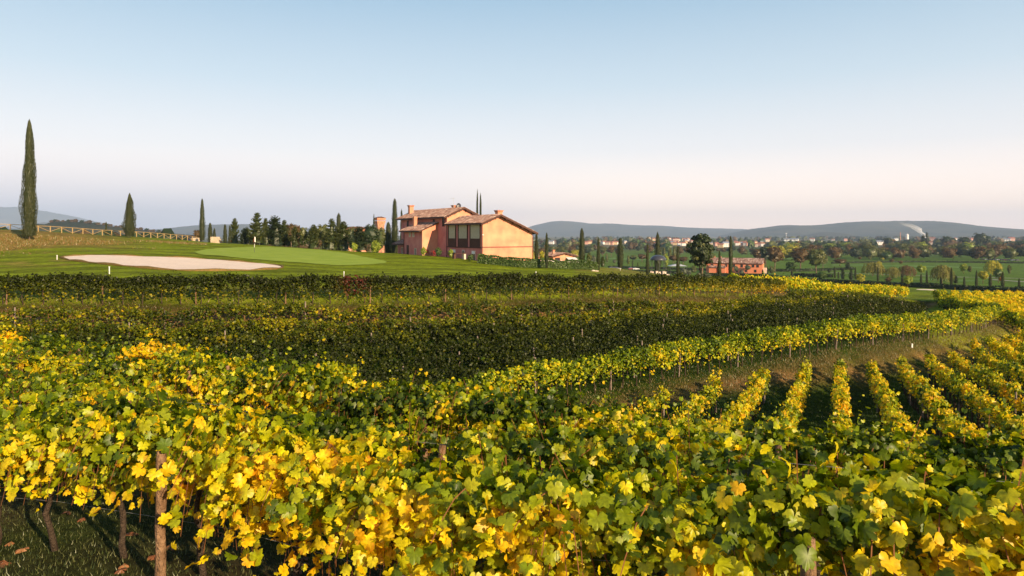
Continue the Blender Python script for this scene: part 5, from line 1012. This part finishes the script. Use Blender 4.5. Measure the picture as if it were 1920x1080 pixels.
# flag
F0 = on(477, 100, .06); fl = thing('golf_flag', F0, 'golf flag pole with red and white flag on the putting green', 'flag')
w = MB(); w.tube([(0, 0, -.1), (0, 0, .75)], .028, 8); w.obj('pole', METAL, fl); w = MB(); w.tube([(0, 0, .75), (0, 0, 1.25)], .028, 8); w.obj('pole_band', WHITE, fl); w = MB(); w.tube([(0, 0, 1.25), (0, 0, 2.3)], .024, 8); w.obj('pole', METAL, fl)
w = MB(); w.prism([(.02, 0, 1.55), (.16, .05, 1.5), (.12, .08, 2.25), (.02, 0, 2.3)], (0, .02, 0)); w.obj('flag_cloth', WHITE, fl); w = MB(); w.prism([(-.02, 0, 1.42), (-.12, .05, 1.5), (-.12, .03, 1.95), (-.02, 0, 2.1)], (0, .02, 0)); w.obj('flag_cloth', RED, fl)
for i, (px, y, hh) in enumerate(((205, 514, .62), (107, 487, .5), (645, 519, .5), (1005, 519, .55), (1163, 507, .4))):
    p = ray(px, y, 45); q = MB(); q.tube([(0, 0, -.05), (0, 0, hh)], .04, 8); q.box((0, 0, hh-.03), (.09, .09, .04)); o = q.obj('marker_post', WHITE); o.location = p; tag(o, f'{ordinal([1, 0, 2, 3, 4][i])} short white marker post from the left on the lawn', 'post', 'white marker posts')
p = on(1710, 52.5); q = MB(); q.box((0, 0, .15), (.10, .07, .34)); q.box((0, -.045, .26), (.08, .02, .06)); o = q.obj('marker_block', WHITE); o.location = p; tag(o, 'small white marker at the foot of the long curving vine row', 'marker')
for i, px in enumerate((1112, 1118)): p = on(px, 98); q = MB(); bmesh.ops.create_icosphere(q.bm, subdivisions=2, radius=.28, matrix=Matrix.Diagonal((1.2, .9, .6, 1))); [setattr(v_, 'co', v_.co*(1+random.uniform(-.15, .15))) for v_ in q.bm.verts]; o = q.obj('boulder', STONE); o.location = p; tag(o, ['left', 'right'][i]+' pale boulder at the end of the flowering hedge', 'stone', 'boulders by the hedge end')
# town
ROOF2 = mat('red_roof', (.32, .13, .09), .9, .1); ROOFG = mat('grey_roof', (.25, .27, .32), .8, .2); WALLS = [WHITE, CREAM, mat('salmon_wall', (.62, .36, .28), .9, .1), mat('ochre_wall', (.62, .46, .26), .9, .1)]
def hmesh(m): b_ = MB(); b_.box((0, 0, .45), (1, .8, 1.1)); b_.prism([(-.5, -.4, 1.0), (-.5, .4, 1.0), (-.5, 0, 1.28)], (1, 0, 0)); return b_.mesh('wall', m)
def rmesh(m): b_ = MB(); b_.prism([(-.55, -.48, .96), (-.55, 0, 1.31), (-.55, 0, 1.38), (-.55, -.48, 1.03)], (1.1, 0, 0)); b_.prism([(-.55, .48, .96), (-.55, .48, 1.03), (-.55, .003, 1.38), (-.55, .003, 1.31)], (1.1, 0, 0)); return b_.mesh('roof', m)
wind = MB()
for x in (-.3, 0, .3):
    for z in (.3, .7): wind.box((x, -.405, z), (.12, .02, .16))
HW = [hmesh(m) for m in WALLS]; HR = [rmesh(ROOF2), rmesh(ROOFG)]; HWi = wind.mesh('windows', GLASS)
TW.sort()
for i, (px, y, w_) in enumerate(TW):
    Y = 25.3*FPX/(y-HY); k = i % 4 if w_ < 12 else 0; W_ = pxm(w_, Y); t = thing('town_house', on(px, Y, 0), f"{ordinal(i)} from left of the distant town houses, {['white', 'cream', 'salmon', 'ochre'][k]} walls", 'house', 'distant town houses', random.uniform(-.7, .7))
    s_ = (W_, W_*.8, max(6, W_*.55) if w_ < 12 else 8)
    for nm, me in (('wall', HW[k]), ('roof', HR[1 if (i % 9 == 0 or w_ >= 12) else 0]), ('windows', HWi)): o = obj(nm, me, t); o.scale = s_
SL = on(1701, 2350); q = MB(); bmesh.ops.create_cone(q.bm, segments=20, radius1=4.5, radius2=4.5, depth=26, cap_ends=True, matrix=Matrix.Translation((0, 0, 13))); bmesh.ops.create_cone(q.bm, segments=20, radius1=4.5, radius2=.8, depth=2.5, cap_ends=True, matrix=Matrix.Translation((0, 0, 27.3))); o = q.obj('silo', WHITE); o.location = SL; tag(o, 'white cylindrical silo rising above the distant woods', 'silo')
q = MB(); q.tube([(0, 0, 0), (0, 0, 34)], [1.5, .9], 12); o = q.obj('factory_chimney', BRICK); o.location = on(1688, 2350); tag(o, 'thin brick factory chimney left of the white silo', 'chimney')
q = MB(); q.tube([(0, 0, 0), (0, 0, 30)], [1.2, 1.2], 10); q.box((0, 0, 31), (7, 5, 3)); o = q.obj('water_tower', GREY); o.location = on(1474, 2900); tag(o, 'grey water tower above the long white warehouse', 'water tower')
CAR = [mat('car_paint', c, .3, .5) for c in ((.05, .05, .06), (.5, .5, .52), (.7, .7, .7), (.25, .04, .04))]
def car(px, Y, rz, k, lab):
    t = thing('parked_car', on(px, Y), lab, 'car', 'cars parked at the edge of the golf course', rz); b_ = MB(); b_.prism([(-2.1, -.85, .3), (2.1, -.85, .3), (2.1, -.85, .75), (1.2, -.85, .88), (-2.05, -.85, .85)], (0, 1.7, 0)); b_.obj('body', CAR[k], t)
    b_ = MB(); b_.prism([(-1.7, -.75, .86), (1.0, -.75, .88), (.4, -.7, 1.4), (-1.3, -.7, 1.4)], (0, 1.5, 0)); b_.obj('cabin', GLASS, t)
    for x in (-1.3, 1.3):
        for y in (-.85, .85): w = MB(); bmesh.ops.create_cone(w.bm, segments=12, radius1=.32, radius2=.32, depth=.2, cap_ends=True, matrix=Matrix.Translation((x, y, .32)) @ Matrix.Rotation(math.pi/2, 4, 'X')); w.obj('wheel', METAL, t)
for i in range(10): car(1843+i*7.2, 655-i*3, .1, [0, 1, 0, 0, 2, 0, 3, 0, 1, 0][i], f'{ordinal(i)} from left of the cars parked before the wooded belt')
for i, px in enumerate((1147, 1152, 1158, 1184, 1192)): car(px, 420, .2, [2, 2, 1, 3, 2][i], f'{ordinal(i)} from left of the cars near the brow left of the gazebo')
# pale lanes and fairways on the plain
def lane(name, pts, w, m, dz=.12): return tag(ribbon(name, smooth_path([tuple(ray(px, y, 150))[:2] for px, y in pts], 5), w, m, dz), kind='structure')
lane('path', [(1550, 511), (1640, 514.5), (1740, 518), (1840, 521), (1930, 523)], 3.2, PATHM); lane('path', [(1860, 524.5), (1900, 527.5), (1940, 530)], 3, PATHM); lane('fairway', [(1700, 523), (1760, 525), (1830, 528)], 18, FAIR, .10)
lane('fairway', [(1140, 484), (1200, 487), (1330, 486)], 30, FAIR, .2); lane('fairway', [(1560, 497), (1700, 499), (1860, 503)], 26, FAIR, .12); lane('fairway', [(1400, 485), (1560, 486)], 40, FAIR, .2)
p = ray(1737, 543.5, 120); q = MB(); bmesh.ops.create_cone(q.bm, segments=32, radius1=1, radius2=1, depth=.2, cap_ends=True, matrix=Matrix.Diagonal((2.9, 2.2, 1, 1))); o = q.obj('sand_trap', SAND); o.location = p+Vector((0, 0, -.02)); tag(o, kind='structure')
p = ray(1860, 549, 120); tag(ribbon('tee_lawn', smooth_path([tuple(ray(px, y, 120))[:2] for px, y in ((1800, 546), (1860, 549), (1935, 553))], 3), 9, FAIR, .10), kind='structure')
# smoke plume and haze
def vol(name, color, dens, aniso=.2):
    m = bpy.data.materials.new(name); m.use_nodes = True; nt = m.node_tree; nt.nodes.clear(); o = nt.nodes.new('ShaderNodeOutputMaterial'); v = nt.nodes.new('ShaderNodeVolumePrincipled')
    v.inputs['Color'].default_value = (*color, 1); v.inputs['Density'].default_value = dens; v.inputs['Anisotropy'].default_value = aniso; nt.links.new(v.outputs[0], o.inputs['Volume']); return m
S0 = on(1736, 2600, 10); q = MB(); pts = [Vector((0, 0, 0)), Vector((-8, 0, 16)), Vector((-22, 4, 32)), Vector((-40, 8, 44)), Vector((-66, 12, 55)), Vector((-100, 16, 62))]; q.tube(pts, [2.5, 5.5, 9, 9, 7, 2], 12)
bmesh.ops.subdivide_edges(q.bm, edges=q.bm.edges[:], cuts=1)
for v_ in q.bm.verts: w_ = wav(np.array(v_.co[:])[None], .16)[0]; v_.co += Vector((w_*2.0, 0, w_*2.2))
sm_ = bpy.data.materials.new('smoke'); sm_.use_nodes = True; nt_ = sm_.node_tree; nt_.nodes.clear(); a_ = nt_.nodes.new('ShaderNodeBsdfTransparent'); b_ = nt_.nodes.new('ShaderNodeBsdfDiffuse'); b_.inputs[0].default_value = (.9, .9, .92, 1)
g_ = nt_.nodes.new('ShaderNodeTexCoord'); s_ = nt_.nodes.new('ShaderNodeSeparateXYZ'); nt_.links.new(g_.outputs['Object'], s_.inputs[0]); r_ = nt_.nodes.new('ShaderNodeMapRange'); nt_.links.new(s_.outputs[2], r_.inputs[0])
for i_, v_ in ((1, 0), (2, 62), (3, .62), (4, .03)): r_.inputs[i_].default_value = v_
c_ = nt_.nodes.new('ShaderNodeMixShader'); o_ = nt_.nodes.new('ShaderNodeOutputMaterial'); nt_.links.new(r_.outputs[0], c_.inputs[0]); nt_.links.new(a_.outputs[0], c_.inputs[1]); nt_.links.new(b_.outputs[0], c_.inputs[2]); nt_.links.new(c_.outputs[0], o_.inputs[0])
o = q.obj('smoke', sm_, smooth=True); o.location = S0; tag(o, 'white smoke plume rising left of the firs beyond the wooded belt', 'smoke', kind='stuff')
q = MB(); q.box((0, 5500, 140), (46000, 31000, 1))
q.bm.free(); q = MB(); q.box((0, 7500, 240), (42000, 17000, 560)); hb_ = q.obj('haze', vol('haze', (.60, .76, 1.0), 8.0e-5, .0)); tag(hb_, kind='stuff')
